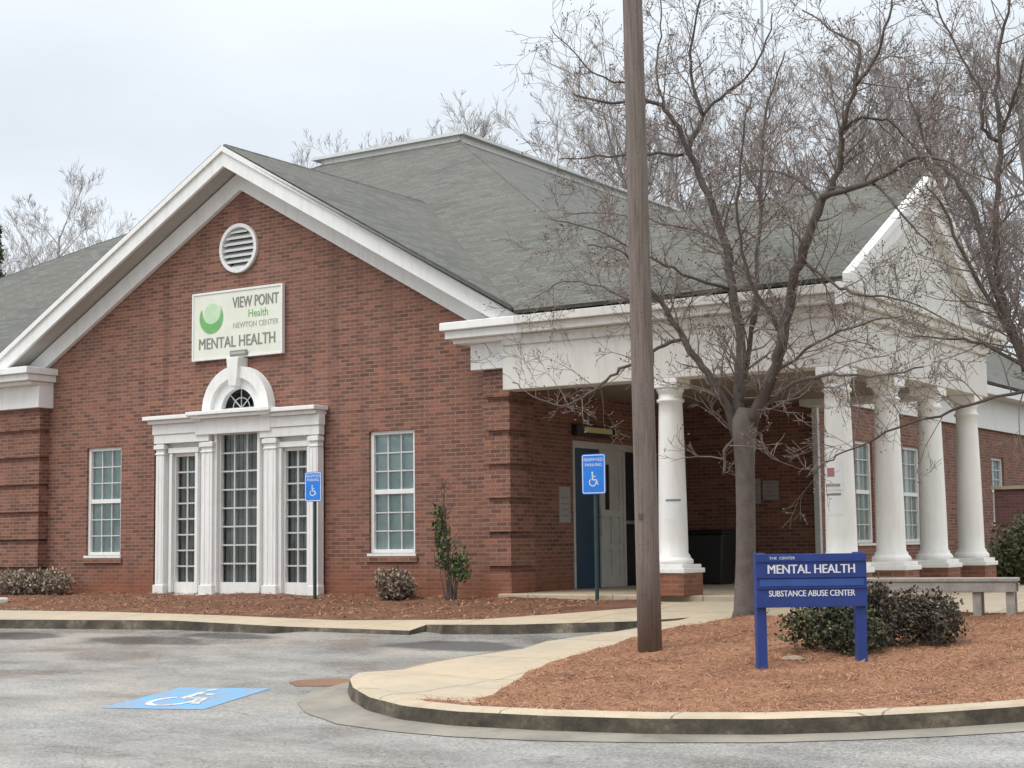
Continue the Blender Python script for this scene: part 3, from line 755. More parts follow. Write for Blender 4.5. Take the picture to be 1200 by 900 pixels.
# columns
def column(x,y):
    z0=-.475; zt=2.38; mb=MB(); r0=.215; r1=.175
    mb.lathe((x,y,z0),[(r0+.06,.12),(r0+.075,.15),(r0+.07,.19),(r0+.045,.215),(r0+.03,.225),(r0+.03,.25),(r0,.29)]+
        [(r0-(r0-r1)*((t/10)**1.6),.29+(2.50-.29)*t/10) for t in range(1,11)]+[(r1+.03,2.52),(r1+.03,2.55),(r1,2.57),(r1,2.64),(r1+.012,2.65),(r1+.03,2.69),(r1+.035,2.72)],36)
    c=mb.build('column','column',bld,smooth=True)
    for p in c.data.polygons:
        if len(p.vertices)>4: p.use_smooth=False
    a=MB(); a.box(x-.222,x+.222,y-.222,y+.222,z0+2.72,zt+.0); a.build('capital','column',c,bevel=.01)
    b=MB(); b.box(x-.34,x+.34,y-.34,y+.34,z0,z0+.07); b.box(x-.30,x+.30,y-.30,y+.30,z0+.07,z0+.125); b.build('column_base','column',c,bevel=.01)
    q=MB(); q.box(x-.31,x+.31,y-.31,y+.31,-.80,z0); q.build('pedestal','brick',c)
    return c
for x,y in ((-11.02,21.22),(-8.41,21.22),(-8.41,23.17),(-8.41,25.11),(-8.41,27.03)): column(x,y)

# ---- windows
def window(u0,u1,v0,v1,fn,blind='blind',nrm=1,fw=.065,d0=.05):
    """sash window set in its opening: frame > pane, blind, muntins"""
    def bx(mb,a,b,c,d,e,f_):
        p=[Vector(fn(u,v,dd)) for u in (a,b) for v in (c,d) for dd in (e,f_)]
        xs_=[q.x for q in p]; ys_=[q.y for q in p]; zs=[q.z for q in p]
        mb.box(min(xs_),max(xs_),min(ys_),max(ys_),min(zs),max(zs))
    fr=MB(); vm=(v0+v1)/2
    bx(fr,u0,u0+fw,v0,v1,d0,d0+.10); bx(fr,u1-fw,u1,v0,v1,d0,d0+.10)
    bx(fr,u0+fw,u1-fw,v1-fw,v1,d0+.002,d0+.10); bx(fr,u0+fw,u1-fw,v0,v0+fw,d0-.002,d0+.10); bx(fr,u0+fw,u1-fw,vm-.04,vm+.04,d0+.01,d0+.09)
    w=fr.build('window','white',bld,bevel=.006)
    si=MB(); bx(si,u0-.03,u1+.03,v0-.045,v0-.002,-.03,d0+.05); si.build('window_sill','white',w)
    mu=MB()
    for k in (1,2):
        u=u0+fw+(u1-u0-2*fw)*k/3; bx(mu,u-.011,u+.011,v0+fw,vm-.04,d0+.035,d0+.055); bx(mu,u-.011,u+.011,vm+.04,v1-fw,d0+.035,d0+.055)
    for a,b in ((v0+fw,vm-.04),(vm+.04,v1-fw)):
        for k in (1,2):
            z=a+(b-a)*k/3; bx(mu,u0+fw,u1-fw,z-.012,z+.012,d0+.034,d0+.056)
    mu.build('muntin','muntin',w)
    gl=MB(); a,b,c,d=[fn(u,v,d0+.06) for u,v in ((u0+fw,v0+fw),(u1-fw,v0+fw),(u1-fw,v1-fw),(u0+fw,v1-fw))]; gl.poly([a,b,c,d]); gl.build('pane','glass',w)
    bl=MB(); z=v0; 
    while z<v1:
        p=[fn(u0,z,d0+.115),fn(u1,z,d0+.115),fn(u1,z+.052,d0+.085),fn(u0,z+.052,d0+.085)]; bl.poly(p); z+=.05
    bl.build('blind',blind,w)
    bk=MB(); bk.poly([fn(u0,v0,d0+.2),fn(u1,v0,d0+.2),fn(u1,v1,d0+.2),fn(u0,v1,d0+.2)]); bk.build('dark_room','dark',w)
    return w
for a,b in WIN: window(a,b,*WZ,fY(YG))
for a,b,c,d in FW: window(a,b,c,d,fX(-11.45))
# brick sills and soldier heads
for a,b in WIN:
    sil=MB(); sil.box(a-.06,b+.06,21.46,21.56,WZ[0]-.14,WZ[0]-.05); sil.build('brick_sill','brick',bld)

# ---- palladian window: white surround, three glazed lights, arched top
pal=MB(); YF=21.30
holed(pal,[(-21.83,-.88),(-17.87,-.88),(-17.87,2.2),(-21.83,2.2)],[rect(*p) for p in PAL],fY(21.44),.10,(0,1,0))
pw=pal.build('palladian_window','white',bld)
tr=MB()
def pil(x,w,ztop,y=YF):
    tr.box(x-w/2,x+w/2,y,21.439,-.86,ztop); tr.box(x-w/2-.03,x+w/2+.03,y-.03,21.438,-.87,-.70)
    tr.box(x-w/2-.03,x+w/2+.03,y-.035,21.438,ztop-.10,ztop-.02); tr.box(x-w/2-.015,x+w/2+.015,y-.02,21.437,ztop-.2,ztop-.17)
    for k in (-1,1): tr.box(x+k*w*.22-.022,x+k*w*.22+.022,y-.012,21.436,-.68,ztop-.22)
for x,w,z in ((-21.66,.20,1.88),(-20.48,.27,1.88),(-18.97,.27,1.88),(-17.97,.18,1.88)): pil(x,w,z)
for a,b,c,d in PAL:     # inner casings
    for q0,q1,y in ((a-.10,a-.03,21.36),(b+.03,b+.10,21.36)): tr.box(q0,q1,y,21.435,-.84,d+.05)
    tr.box(a-.12,b+.12,21.35,21.434,d+.06,d+.16)
# side entablatures
for x0_,x1_ in ((-21.80,-20.42),(-19.20,-17.84)):
    tr.box(x0_,x1_,YF-.02,21.433,1.885,2.05); tr.box(x0_-.02,x1_+.02,YF-.045,21.432,2.052,2.24)
tr.box(-20.72,-18.92,YF-.06,21.431,2.0,2.28)
tr.build('surround','white',pw,bevel=.008)
co=MB()
for x0_,x1_ in ((-21.93,-20.50),(-19.14,-17.80)):
    co.box(x0_+.06,x1_-.04,YF-.12,21.49,2.242,2.31); co.box(x0_,x1_,YF-.20,21.49,2.312,2.385)
co.box(-20.72,-18.84,YF-.19,21.48,2.282,2.34); co.box(-20.78,-18.78,YF-.25,21.482,2.342,2.41)
co.build('cornice','white',pw,bevel=.01)
sb=MB(); sb.box(-21.95,-17.78,YF-.05,21.49,-1.0,-.87); sb.build('stone_sill','sill',pw)
# arch
ar=MB(); cx,cz=-19.81,2.42
def archring(ro,rzo,ri,rzi,y0_,y1_):
    o=arc(cx,cz,ro,rzo,20); i_=arc(cx,cz,ri,rzi,20)
    for k in range(20):
        a=[(o[k][0],y0_,o[k][1]),(o[k+1][0],y0_,o[k+1][1]),(i_[k+1][0],y0_,i_[k+1][1]),(i_[k][0],y0_,i_[k][1])]
        ar.hull2(a,[(p[0],y1_,p[2]) for p in a])
archring(.80,.79,.60,.58,21.30,21.49); archring(.60,.58,.40,.385,21.38,21.491)
ar.build('arch','white',pw)
ks=MB(); ks.hull2([(cx-.09,21.23,2.84),(cx+.09,21.23,2.84),(cx+.145,21.23,3.36),(cx-.145,21.23,3.36)],[(cx-.09,21.5,2.84),(cx+.09,21.5,2.84),(cx+.145,21.5,3.36),(cx-.145,21.5,3.36)]); ks.build('keystone','white',pw,bevel=.01)
def bars(mb,a,b,c,d,nu,nv,y0_,y1_,w=.014):
    for k in range(1,nu):
        u=a+(b-a)*k/nu; mb.box(u-w,u+w,y0_,y1_,c,d)
    for k in range(1,nv):
        z=c+(d-c)*k/nv; mb.box(a,b,y0_+.002,y1_-.002,z-w,z+w)
for (a,b,c,d),nu,nv in zip(PAL,(2,3,2),(8,8,8)):
    mu=MB(); bars(mu,a,b,c,d,nu,nv,21.47,21.50); lf=mu.build('light','muntin',pw)
    gl=MB(); gl.poly([(a,21.51,c),(b,21.51,c),(b,21.51,d),(a,21.51,d)]); gl.build('pane','glass',lf)
    vb=MB(); x=a-.02; k=0
    while x<b+.02:
        vb.hull2([(x,21.60,c-.02),(x+.062,21.63,c-.02),(x+.062,21.634,c-.02),(x,21.604,c-.02)],[(x,21.60,d+.02),(x+.062,21.63,d+.02),(x+.062,21.634,d+.02),(x,21.604,d+.02)]); x+=.105
    vb.build('vertical_blind','vblind',lf)
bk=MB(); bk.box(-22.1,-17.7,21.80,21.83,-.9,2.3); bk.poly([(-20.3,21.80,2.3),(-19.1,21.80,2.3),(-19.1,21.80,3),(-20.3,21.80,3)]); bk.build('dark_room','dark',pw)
fl=MB(); f0=arc(-19.81,2.46,.41,.38,16); fl.poly([(x,21.50,z) for x,z in f0]); fn_=fl.build('fanlight','glass_dark',pw)
fm=MB()
for t in (45,90,135):
    fm.tube([(-19.81,21.48,2.46),(-19.81+.40*math.cos(rad(t)),21.48,2.46+.37*math.sin(rad(t)))],[.013,.013],4)
fm.tube([(x,21.48,z) for x,z in arc(-19.81,2.46,.2,.19,10)],[.012]*11,4); fm.box(-20.22,-19.40,21.465,21.495,2.435,2.47); fm.build('muntin','muntin',fn_)

# ---- louvred gable vent
vt=MB(); o1=circ(-19.89,5.38,.455,36); i1=circ(-19.89,5.38,.385,36)
for k in range(36):
    a=[(o1[k][0],21.44,o1[k][1]),(o1[(k+1)%36][0],21.44,o1[(k+1)%36][1]),(i1[(k+1)%36][0],21.44,i1[(k+1)%36][1]),(i1[k][0],21.44,i1[k][1])]
    vt.hull2(a,[(p[0],21.6,p[2]) for p in a])
gv=vt.build('gable_vent','white',bld,bevel=.008)
ls=MB()
for k in range(7):
    z=5.38-.33+k*.11; hw=math.sqrt(max(0,.39**2-(z-5.38)**2))
    ls.hull2([(-19.89-hw,21.47,z-.045),(-19.89+hw,21.47,z-.045),(-19.89+hw,21.47,z-.022),(-19.89-hw,21.47,z-.022)],[(-19.89-hw,21.58,z+.05),(-19.89+hw,21.58,z+.05),(-19.89+hw,21.58,z+.073),(-19.89-hw,21.58,z+.073)])
ls.build('louvre','shade_slat',gv)
vb=MB(); vb.poly([(x,21.62,z) for x,z in circ(-19.89,5.38,.44)]); vb.build('backing','dark',gv)

# ---- entry doors on the porch side wall
dx=XR
def dbox(mb,y0_,y1_,z0_,z1_,d0,d1): mb.box(dx-d1,dx-d0,y0_,y1_,z0_,z1_)
yd=lambda px: PX(px,600,dx).y
ya,yb_,yc,yd_=yd(676),yd(706),yd(709),yd(733)
fr=MB(); dbox(fr,ya-.07,26.0,1.60,1.72,.02,.2)
for y0_,y1_ in ((ya-.07,ya),(yb_,yc),(yd_,yd_+.06),(25.94,26.0)): dbox(fr,y0_,y1_,-.80,1.60,.02,.2)
dr=fr.build('entry_door','door_grey',bld,bevel=.006)
l1=MB(); dbox(l1,ya,yb_,-.80,1.60,.06,.12); l1=l1.build('door_leaf','door_blue',dr); tag(l1,'dark teal blue door leaf')
h=MB(); h.tube([(dx-.05,yb_-.1,.10),(dx+.05,yb_-.1,.14),(dx+.05,yb_-.1,.42),(dx-.05,yb_-.1,.46)],[.014]*4,6); h.build('handle','metal',l1)
l2=MB(); w2=yd_-yc
holed(l2,rect(yc,yd_,-.80,1.60),[rect(yc+w2*.16,yc+w2*.40,.55,1.35)]+[rect(yc+w2*a,yc+w2*b,z0_,z1_) for a,b in ((.14,.46),(.56,.88)) for z0_,z1_ in ((-.62,-.15),(-.05,.42))]+[rect(yc+w2*.56,yc+w2*.88,.55,1.35)],fX(dx-.06),.03,(-1,0,0)); l2=l2.build('door_leaf','door_grey',dr); tag(l2,'pale panelled door leaf with a narrow dark window')
pn=MB(); pn.poly([(dx-.089,yc,-.8),(dx-.089,yd_,-.8),(dx-.089,yd_,1.6),(dx-.089,yc,1.6)]); pn.build('inset_panel','door_grey',l2)
pn=MB(); pn.poly([(dx-.08,yc+w2*.15,.54),(dx-.08,yc+w2*.41,.54),(dx-.08,yc+w2*.41,1.36),(dx-.08,yc+w2*.15,1.36)]); pn.build('pane','dark',l2)
l3=MB(); l3.poly([(dx-.12,yd_+.06,-.8),(dx-.12,25.94,-.8),(dx-.12,25.94,1.6),(dx-.12,yd_+.06,1.6)]); l3.build('sidelight','dark',dr)
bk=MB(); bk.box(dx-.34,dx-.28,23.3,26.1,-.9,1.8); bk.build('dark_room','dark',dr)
rail=MB(); rail.box(dx-.055,dx-.01,yd_+.07,25.93,.30,.36); rail.build('rail','metal',dr)

# ---- low wing wall with light coping at the far front, and its dark recess
sw=MB(); a=PX(1152,600,-9.6); 
scr=thing('screen_wall','low dark red brick screen wall with grey coping beyond the last column','wall',(-9.0,34.6,H(34)))
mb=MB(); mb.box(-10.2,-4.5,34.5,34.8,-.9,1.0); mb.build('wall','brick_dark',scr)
mb=MB(); mb.box(-10.25,-4.4,34.45,34.85,1.0,1.07); mb.build('coping','kerb',scr)

# ------------------------------------------------------------------ things on and near the building
# wall sign
sgn=thing('wall_sign','cream rectangular sign with green emblem fixed to the gable brick above the arch','sign',(-19.88,21.46,4.0))
x0_,x1_,z0_,z1_=-20.95,-18.81,3.40,4.60
mb=MB(); mb.box(x0_,x1_,21.42,21.49,z0_,z1_); mb.build('board','sign_face',sgn,bevel=.006)
mb=MB()
for q in ((x0_-.012,x1_+.012,z1_-.012,z1_+.025),(x0_-.012,x1_+.012,z0_-.025,z0_+.012)): mb.box(q[0],q[1],21.405,21.48,q[2],q[3])
mb.box(x0_-.025,x0_+.012,21.406,21.481,z0_-.02,z1_+.02); mb.box(x1_-.012,x1_+.025,21.406,21.481,z0_-.02,z1_+.02); mb.build('frame','white',sgn)
def sgt(body,cx_,cz_,size,width,mat,off=.0):
    text_mesh(body,size,lambda u,v,d:(cx_+u,21.419-d,cz_+v),width,off).build('lettering',mat,sgn)
sgt('VIEW POINT',-19.43,4.38,.20,1.10,'letter_grey',.02)
sgt('Health',-19.36,4.155,.14,.46,'logo_green')
sgt('NEWTON CENTER',-19.42,3.96,.10,1.08,'letter_pale')
sgt('MENTAL HEALTH',-19.88,3.68,.20,1.84,'letter_grey',.02)
em=MB(); n=28; pts=[]
ccx,ccz=-20.50,4.15
for i in range(n+1):
    t=rad(150+ (400-150)*i/n); w=.15*math.sin(math.pi*i/n)**.8+.004
    ro=.29; pts.append(((ccx+ro*math.cos(t),ccz+ro*math.sin(t)),(ccx+.015+(ro-w)*math.cos(t),ccz+.02+(ro-w)*math.sin(t))))
for i in range(n):
    a,b=pts[i]; c,d=pts[i+1]; em.poly([(a[0],21.413,a[1]),(c[0],21.413,c[1]),(d[0],21.413,d[1]),(b[0],21.413,b[1])])
em.build('emblem','logo_green',sgn)
em=MB(); em.poly([(x,21.4165,z) for x,z in circ(-20.48,4.2,.21)]); em.build('emblem','logo_pale',sgn)
pl=thing('plaque','small dark plate fixed between the cream sign and the arch keystone','plaque',(-19.80,21.40,3.36))
mb=MB(); mb.box(-20.0,-19.60,21.37,21.404,3.40,3.50); mb.build('plate','letter_grey',pl,bevel=.006)
mb=MB(); mb.box(-19.97,-19.63,21.365,21.3695,3.43,3.47); mb.build('inset_panel','letter_pale',pl)

# accessible parking signs
def park_sign(px,py_base,Y,pxw,ytop,ybot,label,lean=0):
    b=PY(px,py_base,Y); t=PY(px,ytop,Y); m=PY(px,ybot,Y)
    zt=t.z; zb_=m.z; hw=(PY(px+pxw/2,ytop,Y)-PY(px-pxw/2,ytop,Y)).length/2*1.03
    o=thing('parking_sign',label,'sign',(b.x,b.y,H(b.y)),'accessible parking signs')
    mb=MB(); mb.tube([(b.x,b.y,H(b.y)-.05),(b.x,b.y,zt-.04)],[.030,.030],8); mb.build('post','green_post',o)
    def rr(hw_,z0_,z1_,r,y):
        P=[]
        for cx_,cz_,a0 in ((b.x+hw_-r,z1_-r,0),(b.x-hw_+r,z1_-r,90),(b.x-hw_+r,z0_+r,180),(b.x+hw_-r,z0_+r,270)):
            for k in range(5): t_=rad(a0+k*22.5); P.append((cx_+r*math.cos(t_),y,cz_+r*math.sin(t_)))
        return P
    y=b.y-.045
    mb=MB(); mb.hull2(rr(hw,zb_,zt,.035,y),rr(hw,zb_,zt,.035,y+.006)); pan=mb.build('panel','sign_blue',o)
    mb=MB(); a1=rr(hw-.012,zb_+.012,zt-.012,.028,y-.002); a2=rr(hw-.024,zb_+.024,zt-.024,.02,y-.002); k=len(a1)
    mb.add(a1+a2,[(i,(i+1)%k,k+(i+1)%k,k+i) for i in range(k)]); mb.build('border','letter_white',pan)
    W_=2*hw; Hh=zt-zb_
    wheelchair(lambda u,v:(b.x-W_*.36+u*W_*.72*.98, y-.003, zb_+Hh*.14+v*Hh*.45)).build('symbol','letter_white',pan)
    text_mesh('RESERVED',.045,lambda u,v,d:(b.x+u,y-.002-d,zt-Hh*.14+v),W_*.8,.0,.001).build('lettering','letter_white',pan)
    text_mesh('PARKING',.045,lambda u,v,d:(b.x+u,y-.002-d,zt-Hh*.27+v),W_*.7,.0,.001).build('lettering','letter_white',pan)
    return o
park_sign(369,699,20.55,19,553,588,'blue accessible parking sign standing in front of the palladian window')
park_sign(700,711,21.0,27,532,579,'blue accessible parking sign on a green post in front of the entry doors')

# notices
def wall_notice(name,label,pts,mat,extra=None):
    o=thing(name,label,'notice',pts['loc']); mb=MB(); mb.box(*pts['box']); mb.build('sheet',mat,o)
    if extra: extra(o)
    return o
def ex1(o):
    mb=MB()
    for k in range(4): mb.box(XR+.026,XR+.028,23.02,23.26,.42+k*.1,.45+k*.1)
    mb.build('print','letter_grey',o)
wall_notice('wall_notice','pale grey notice on the brick left of the teal door',dict(loc=(XR,23.14,.5),box=(XR+.003,XR+.025,22.97,23.32,.32,.92)),'paper_grey',ex1)
def lines(xa,xb,y,z0_,n,dz,h): 
    def f(o):
        mb=MB()
        for k in range(n): mb.box(xa,xb-(k%3)*.03,y-.002,y,z0_+k*dz,z0_+k*dz+h)
        mb.build('print','letter_grey',o)
    return f
q0=PY(895,586,27.68); q1=PY(912,563,27.68)
wall_notice('wall_notice','grey framed notice on the dark brick at the back of the porch',dict(loc=(q0.x,27.67,q0.z),box=(q0.x,q1.x,27.66,27.697,q0.z,q1.z)),'paper_grey',lines(q0.x+.05,q1.x-.05,27.66,q0.z+.06,4,.08,.03))
q0=PY(882,590,27.68); q1=PY(891,561,27.68)
wall_notice('wall_notice','narrow pale notice half hidden behind the bare tree trunk',dict(loc=(q0.x,27.67,q0.z),box=(q0.x,q1.x,27.661,27.696,q0.z,q1.z)),'paper_grey',lines(q0.x+.02,q1.x-.02,27.661,q0.z+.05,4,.09,.03))
# papers wrapped on the two street-side columns
def column_paper(cx_,cy_,z0_,z1_,half,mat,label,red=False,cen=-60):
    r=.222 if z1_<.6 else .215
    o=thing('column_notice',label,'notice',(cx_+r*math.cos(rad(cen)),cy_+r*math.sin(rad(cen)),z0_))
    def patch(a0,a1,z0__,z1__,r_):
        mb=MB(); n=8
        for k in range(n):
            t0=rad(a0+(a1-a0)*k/n); t1=rad(a0+(a1-a0)*(k+1)/n)
            mb.poly([(cx_+r_*math.cos(t0),cy_+r_*math.sin(t0),z0__),(cx_+r_*math.cos(t1),cy_+r_*math.sin(t1),z0__),(cx_+r_*math.cos(t1),cy_+r_*math.sin(t1),z1__),(cx_+r_*math.cos(t0),cy_+r_*math.sin(t0),z1__)])
        return mb
    c0=cen; patch(c0-half,c0+half,z0_,z1_,r).build('sheet',mat,o)
    if red:
        patch(c0-half*.6,c0+half*.2,z0_+.18,z0_+.30,r+.003).build('print','red',o)
        patch(c0-half*.8,c0+half*.7,z0_+.04,z0_+.08,r+.003).build('print','paper_grey',o)
    else:
        patch(c0-half*.8,c0+half*.8,z1_-.05,z1_-.02,r+.003).build('print','letter_grey',o)
    return o
column_paper(-8.41,21.22,.67,1.05,40,'paper','white notice with a faded red mark on the nearest column',True,-95)
column_paper(-8.41,21.22,.32,.64,38,'paper','white page taped below the red marked notice on the nearest column',False,-95)
column_paper(-11.02,21.22,.30,.62,38,'paper','white page taped to the column just right of the tall pole',False,-60)
# emergency light above the doors
el=thing('emergency_light','black emergency light with a yellow lens above the entry doors','light',(XR,24.0,1.75))
mb=MB(); mb.box(XR+.002,XR+.12,23.42,24.75,1.80,1.98); mb.build('housing','black_plastic',el,bevel=.01)
mb=MB(); mb.box(XR+.121,XR+.14,23.66,24.60,1.86,1.955); mb.build('lens','yellow',el,bevel=.006)
# bin
bp=PY(835,690,26.6)
bn=thing('litter_bin','black lidded bin in the dark corner at the back of the porch','bin',(bp.x,26.6,-.80))
mb=MB(); mb.hull2([(bp.x-.3,26.35,-.80),(bp.x+.3,26.35,-.80),(bp.x+.3,26.85,-.80),(bp.x-.3,26.85,-.80)],[(bp.x-.37,26.28,.1),(bp.x+.37,26.28,.1),(bp.x+.37,26.92,.1),(bp.x-.37,26.92,.1)]); mb.build('bin_body','black_plastic',bn,bevel=.03)
mb=MB(); mb.hull2([(bp.x-.39,26.25,.102),(bp.x+.39,26.25,.102),(bp.x+.39,26.95,.102),(bp.x-.39,26.95,.102)],[(bp.x-.33,26.35,.19),(bp.x+.33,26.35,.19),(bp.x+.33,26.9,.19),(bp.x-.33,26.9,.19)]); mb.build('lid','black_plastic',bn,bevel=.02)
# downpipe at the porch corner
mb=MB(); mb.box(-11.44,-11.33,27.58,27.68,-.8,2.5); mb.build('downpipe','shade_slat',bld,bevel=.01)

# tall pole
pb=G(762,769); pp=thing('light_pole','tall weathered brown pole leaning slightly left on the mulch island','pole',(pb.x,pb.y,H(pb.y)))
zt=9.0; top_=PY(739.5,-60,pb.y)
mb=MB(); b0=Vector((pb.x,pb.y,H(pb.y)-.05)); dirp=(top_-b0).normalized()
mb.tube([b0+dirp*(11*t/10) for t in range(11)],[.135-.035*t/10 for t in range(11)],20); mb.build('shaft','pole',pp,smooth=True)
q=b0+dirp*1.55
mb=MB(); mb.box(q.x-.025,q.x+.025,q.y-.135,q.y-.10,q.z-.02,q.z+.05); mb.build('hand_hole_cover','bark_dark',pp)
mb=MB(); e=b0+dirp*11; mb.tube([e,e+Vector((1.0,-.2,.15))],[.04,.03],8); mb.box(e.x+.8,e.x+1.5,e.y-.35,e.y-.05,e.z+.1,e.z+.22); mb.build('lamp_head','pole',pp)

# blue sign on two posts
s0=G(893,790); s1_=G(1010,783)
bs=thing('post_sign','blue two post sign with white lettering standing on the mulch island','sign',tuple((s0+s1_)/2))
ux=(s1_-s0); ux.z=0; wd=ux.length; ux.normalize(); un=Vector((ux.y,-ux.x,0))
zl=PY(893,650,s0.y).z; zb2=PY(893,712,s0.y).z; pz=PY(893,648,s0.y).z
def obox(mb,u0,u1,n0,n1,z0_,z1_):
    P=[s0+ux*u+un*n for u,n in ((u0,n0),(u1,n0),(u1,n1),(u0,n1))]
    mb.hull2([(p.x,p.y,z0_) for p in P],[(p.x,p.y,z1_) for p in P])
for u,g0 in ((0,s0),(wd,s1_)):
    mb=MB(); obox(mb,u-.05,u+.05,-.05,.05,H(g0.y)-.05,pz); mb.build('post','blue_sign',bs,bevel=.006)
HT=zl-zb2
mb=MB(); obox(mb,-.055,wd+.055,.0505,.085,zb2,zl+.005); mb.build('board','blue_sign',bs,bevel=.004)
mb=MB(); obox(mb,-.02,wd+.02,.0852,.092,zb2+HT*.40,zb2+HT*.53); bnd=mb.build('band','blue_sign2',bs)
mb=MB(); obox(mb,-.05,wd+.05,.0853,.099,zb2+HT*.56,zb2+HT*.585); obox(mb,-.05,wd+.05,.0853,.099,zb2+HT*.865,zb2+HT*.885); obox(mb,-.05,wd+.05,.0853,.099,zb2+HT*.355,zb2+HT*.375); mb.build('rail','blue_sign',bs)
def bst(body,uc,zc,size,width,off=0):
    def fn(u,v,d):
        p=s0+ux*(uc+u)+un*(.0855+d); return (p.x,p.y,zc+v)
    text_mesh(body,size,fn,width,off,.004).build('lettering','letter_white',bs)
bst('MENTAL HEALTH',wd*.5,zb2+HT*.725,HT*.165,wd*.87,.025)
bst('SUBSTANCE ABUSE CENTER',wd*.5,zb2+HT*.265,HT*.115,wd*.86,.02)
bst('THE  CENTER',wd*.21,zb2+HT*.93,HT*.05,wd*.26)

# bench
bl0=G(1015,727); br=G(1190,726)
bt=PY(1190,677,br.y).z
ben=thing('bench','weathered grey timber bench behind the dark shrubs','bench',((bl0.x+br.x)/2,(bl0.y+br.y)/2,H(br.y)))
du=(br-bl0); du.z=0; bw=du.length; du.normalize(); dn=Vector((du.y,-du.x,0))
def bbox(name,u0,u1,n0,n1,z0_,z1_):
    mb=MB(); P=[bl0+du*u+dn*n for u,n in ((u0,n0),(u1,n0),(u1,n1),(u0,n1))]
    mb.hull2([(p.x,p.y,z0_) for p in P],[(p.x,p.y,z1_) for p in P]); mb.build(name,'bench',ben,bevel=.008)
gz=H(br.y)-.03
for k in range(3): bbox('seat_plank',-.05,bw+.05,.04-k*.16,.18-k*.16,bt-.045,bt)
bbox('apron',-.03,bw+.03,.13,.165,bt-.17,bt-.046); bbox('apron',-.03,bw+.03,-.27,-.235,bt-.17,bt-.046)
for u in (.05,bw*.76,bw-.04):
    for n_ in (.085,-.23): bbox('leg',u-.05,u+.05,n_-.04,n_+.04,gz,bt-.0455)
# pale stone, white block
p=G(930,781); mb=MB(); 
mb.lathe((p.x,p.y,H(p.y)+.08),[(.08,-.03),(.11,-.005),(.085,.02),(.03,.03)],10)
for i,v in enumerate(mb.v): mb.v[i]=(v[0]+.03*mnoise.noise((v[0]*9,v[1]*9,v[2]*9)),v[1]+.03*mnoise.noise((v[1]*9,v[0]*9,2)),v[2])
tag(mb.build('stone','stone',None,(p.x,p.y,H(p.y)+.08)),'flat pale stone on the mulch beside the blue sign post','stone')
p=G(-2,709); mb=MB(); mb.box(p.x-.35,p.x+.14,p.y-.12,p.y+.12,H(p.y),H(p.y)+.13)
tag(mb.build('wheel_stop','white',None,(p.x,p.y,H(p.y)),bevel=.03),'white block lying in the straw bed at the left edge','block')
# flagpole far behind
p=PY(893,300,58); fp=thing('flagpole','slender pale flagpole rising behind the roof among bare branches','flagpole',(p.x,58,H(58)))
mb=MB(); t_=PY(892,-40,58); mb.tube([(p.x,58,H(58)),(t_.x,58,t_.z)],[.09,.05],10); mb.build('shaft','metal',fp)
mb=MB(); mb.lathe((t_.x,58,t_.z),[(.03,0),(.1,.06),(.1,.14),(.03,.2)],10); mb.build('finial','metal',fp)

# ------------------------------------------------------------------ plants
def leafy(n, centres, size, up=.3, hollow=.55):
    """leaf faces spread through overlapping lumps"""
    mb=MB()
    for _ in range(n):
        c,r=random.choice(centres)
        while True:
            d=Vector((random.uniform(-1,1),random.uniform(-1,1),random.uniform(-1,1)))
            if .05<d.length<1: break
        rr=max(random.random()**.33,hollow*random.random()); d=d.normalized()
        k=.80+.42*mnoise.noise(d*2.6+Vector(c))
        p=Vector(c)+Vector((d.x*r[0],d.y*r[1],d.z*r[2]))*rr*k
        if p.z < c[2]-r[2]*.97: continue
        a=Vector((random.gauss(0,1),random.gauss(0,1),random.gauss(0,1)+up)).normalized(); b=a.orthogonal().normalized()
        b=(b+a.cross(b)*random.uniform(-1,1)).normalized(); s=size*random.uniform(.6,1.4)
        mb.add([p,p+a*s*.5+b*s*.28,p+a*s,p+a*s*.5-b*s*.28],[(0,1,2,3)])
    return mb
def stems(base, centres, n, r=.012):
    mb=MB()
    for _ in range(n):
        c,rr=random.choice(centres); e=Vector(c)+Vector((random.gauss(0,.35)*rr[0],random.gauss(0,.35)*rr[1],random.gauss(.2,.35)*rr[2]))
        b=Vector(base)+Vector((random.uniform(-.08,.08),random.uniform(-.08,.08),-.03)); m_=b.lerp(e,.5)+Vector((random.uniform(-.05,.05),random.uniform(-.05,.05),.05))
        mb.tube([b,m_,e],[r,r*.7,r*.35],5)
    return mb
def shrub(name,label,base,cent,n,size,mat,nst=14,group=None,up=.3):
    o=thing(name,label,'shrub',base,group)
    leafy(n,cent,size,up).build('foliage',mat,o); stems(base,cent,nst).build('stem','bark_dark',o); return o
def sh_at(px,py): p=G(px,py); return (p.x,p.y,H(p.y)+.03)
b=sh_at(985,772); shrub('shrub','low dark green shrub with yellowish sprigs behind the blue sign',b,[((b[0]-.28,b[1]+.1,b[2]+.30),(.48,.42,.30)),((b[0]+.15,b[1],b[2]+.22),(.45,.4,.30)),((b[0]-.05,b[1]+.2,b[2]+.40),(.42,.38,.26))],6500,.045,'leaf_dark')
b=sh_at(1035,766); shrub('shrub','upright sparse brown green shrub right of the blue sign',b,[((b[0],b[1]+.1,b[2]+.36),(.28,.30,.36)),((b[0]+.08,b[1]+.1,b[2]+.25),(.36,.34,.28)),((b[0]-.06,b[1],b[2]+.55),(.2,.2,.2))],2300,.045,'leaf_plum',26)
b=sh_at(1092,762); shrub('shrub','rounded dark brown and plum shrub in front of the timber bench',b,[((b[0]+.02,b[1]+.1,b[2]+.30),(.40,.38,.33)),((b[0]-.25,b[1]+.1,b[2]+.33),(.36,.36,.30))],4300,.045,'leaf_plum',26)
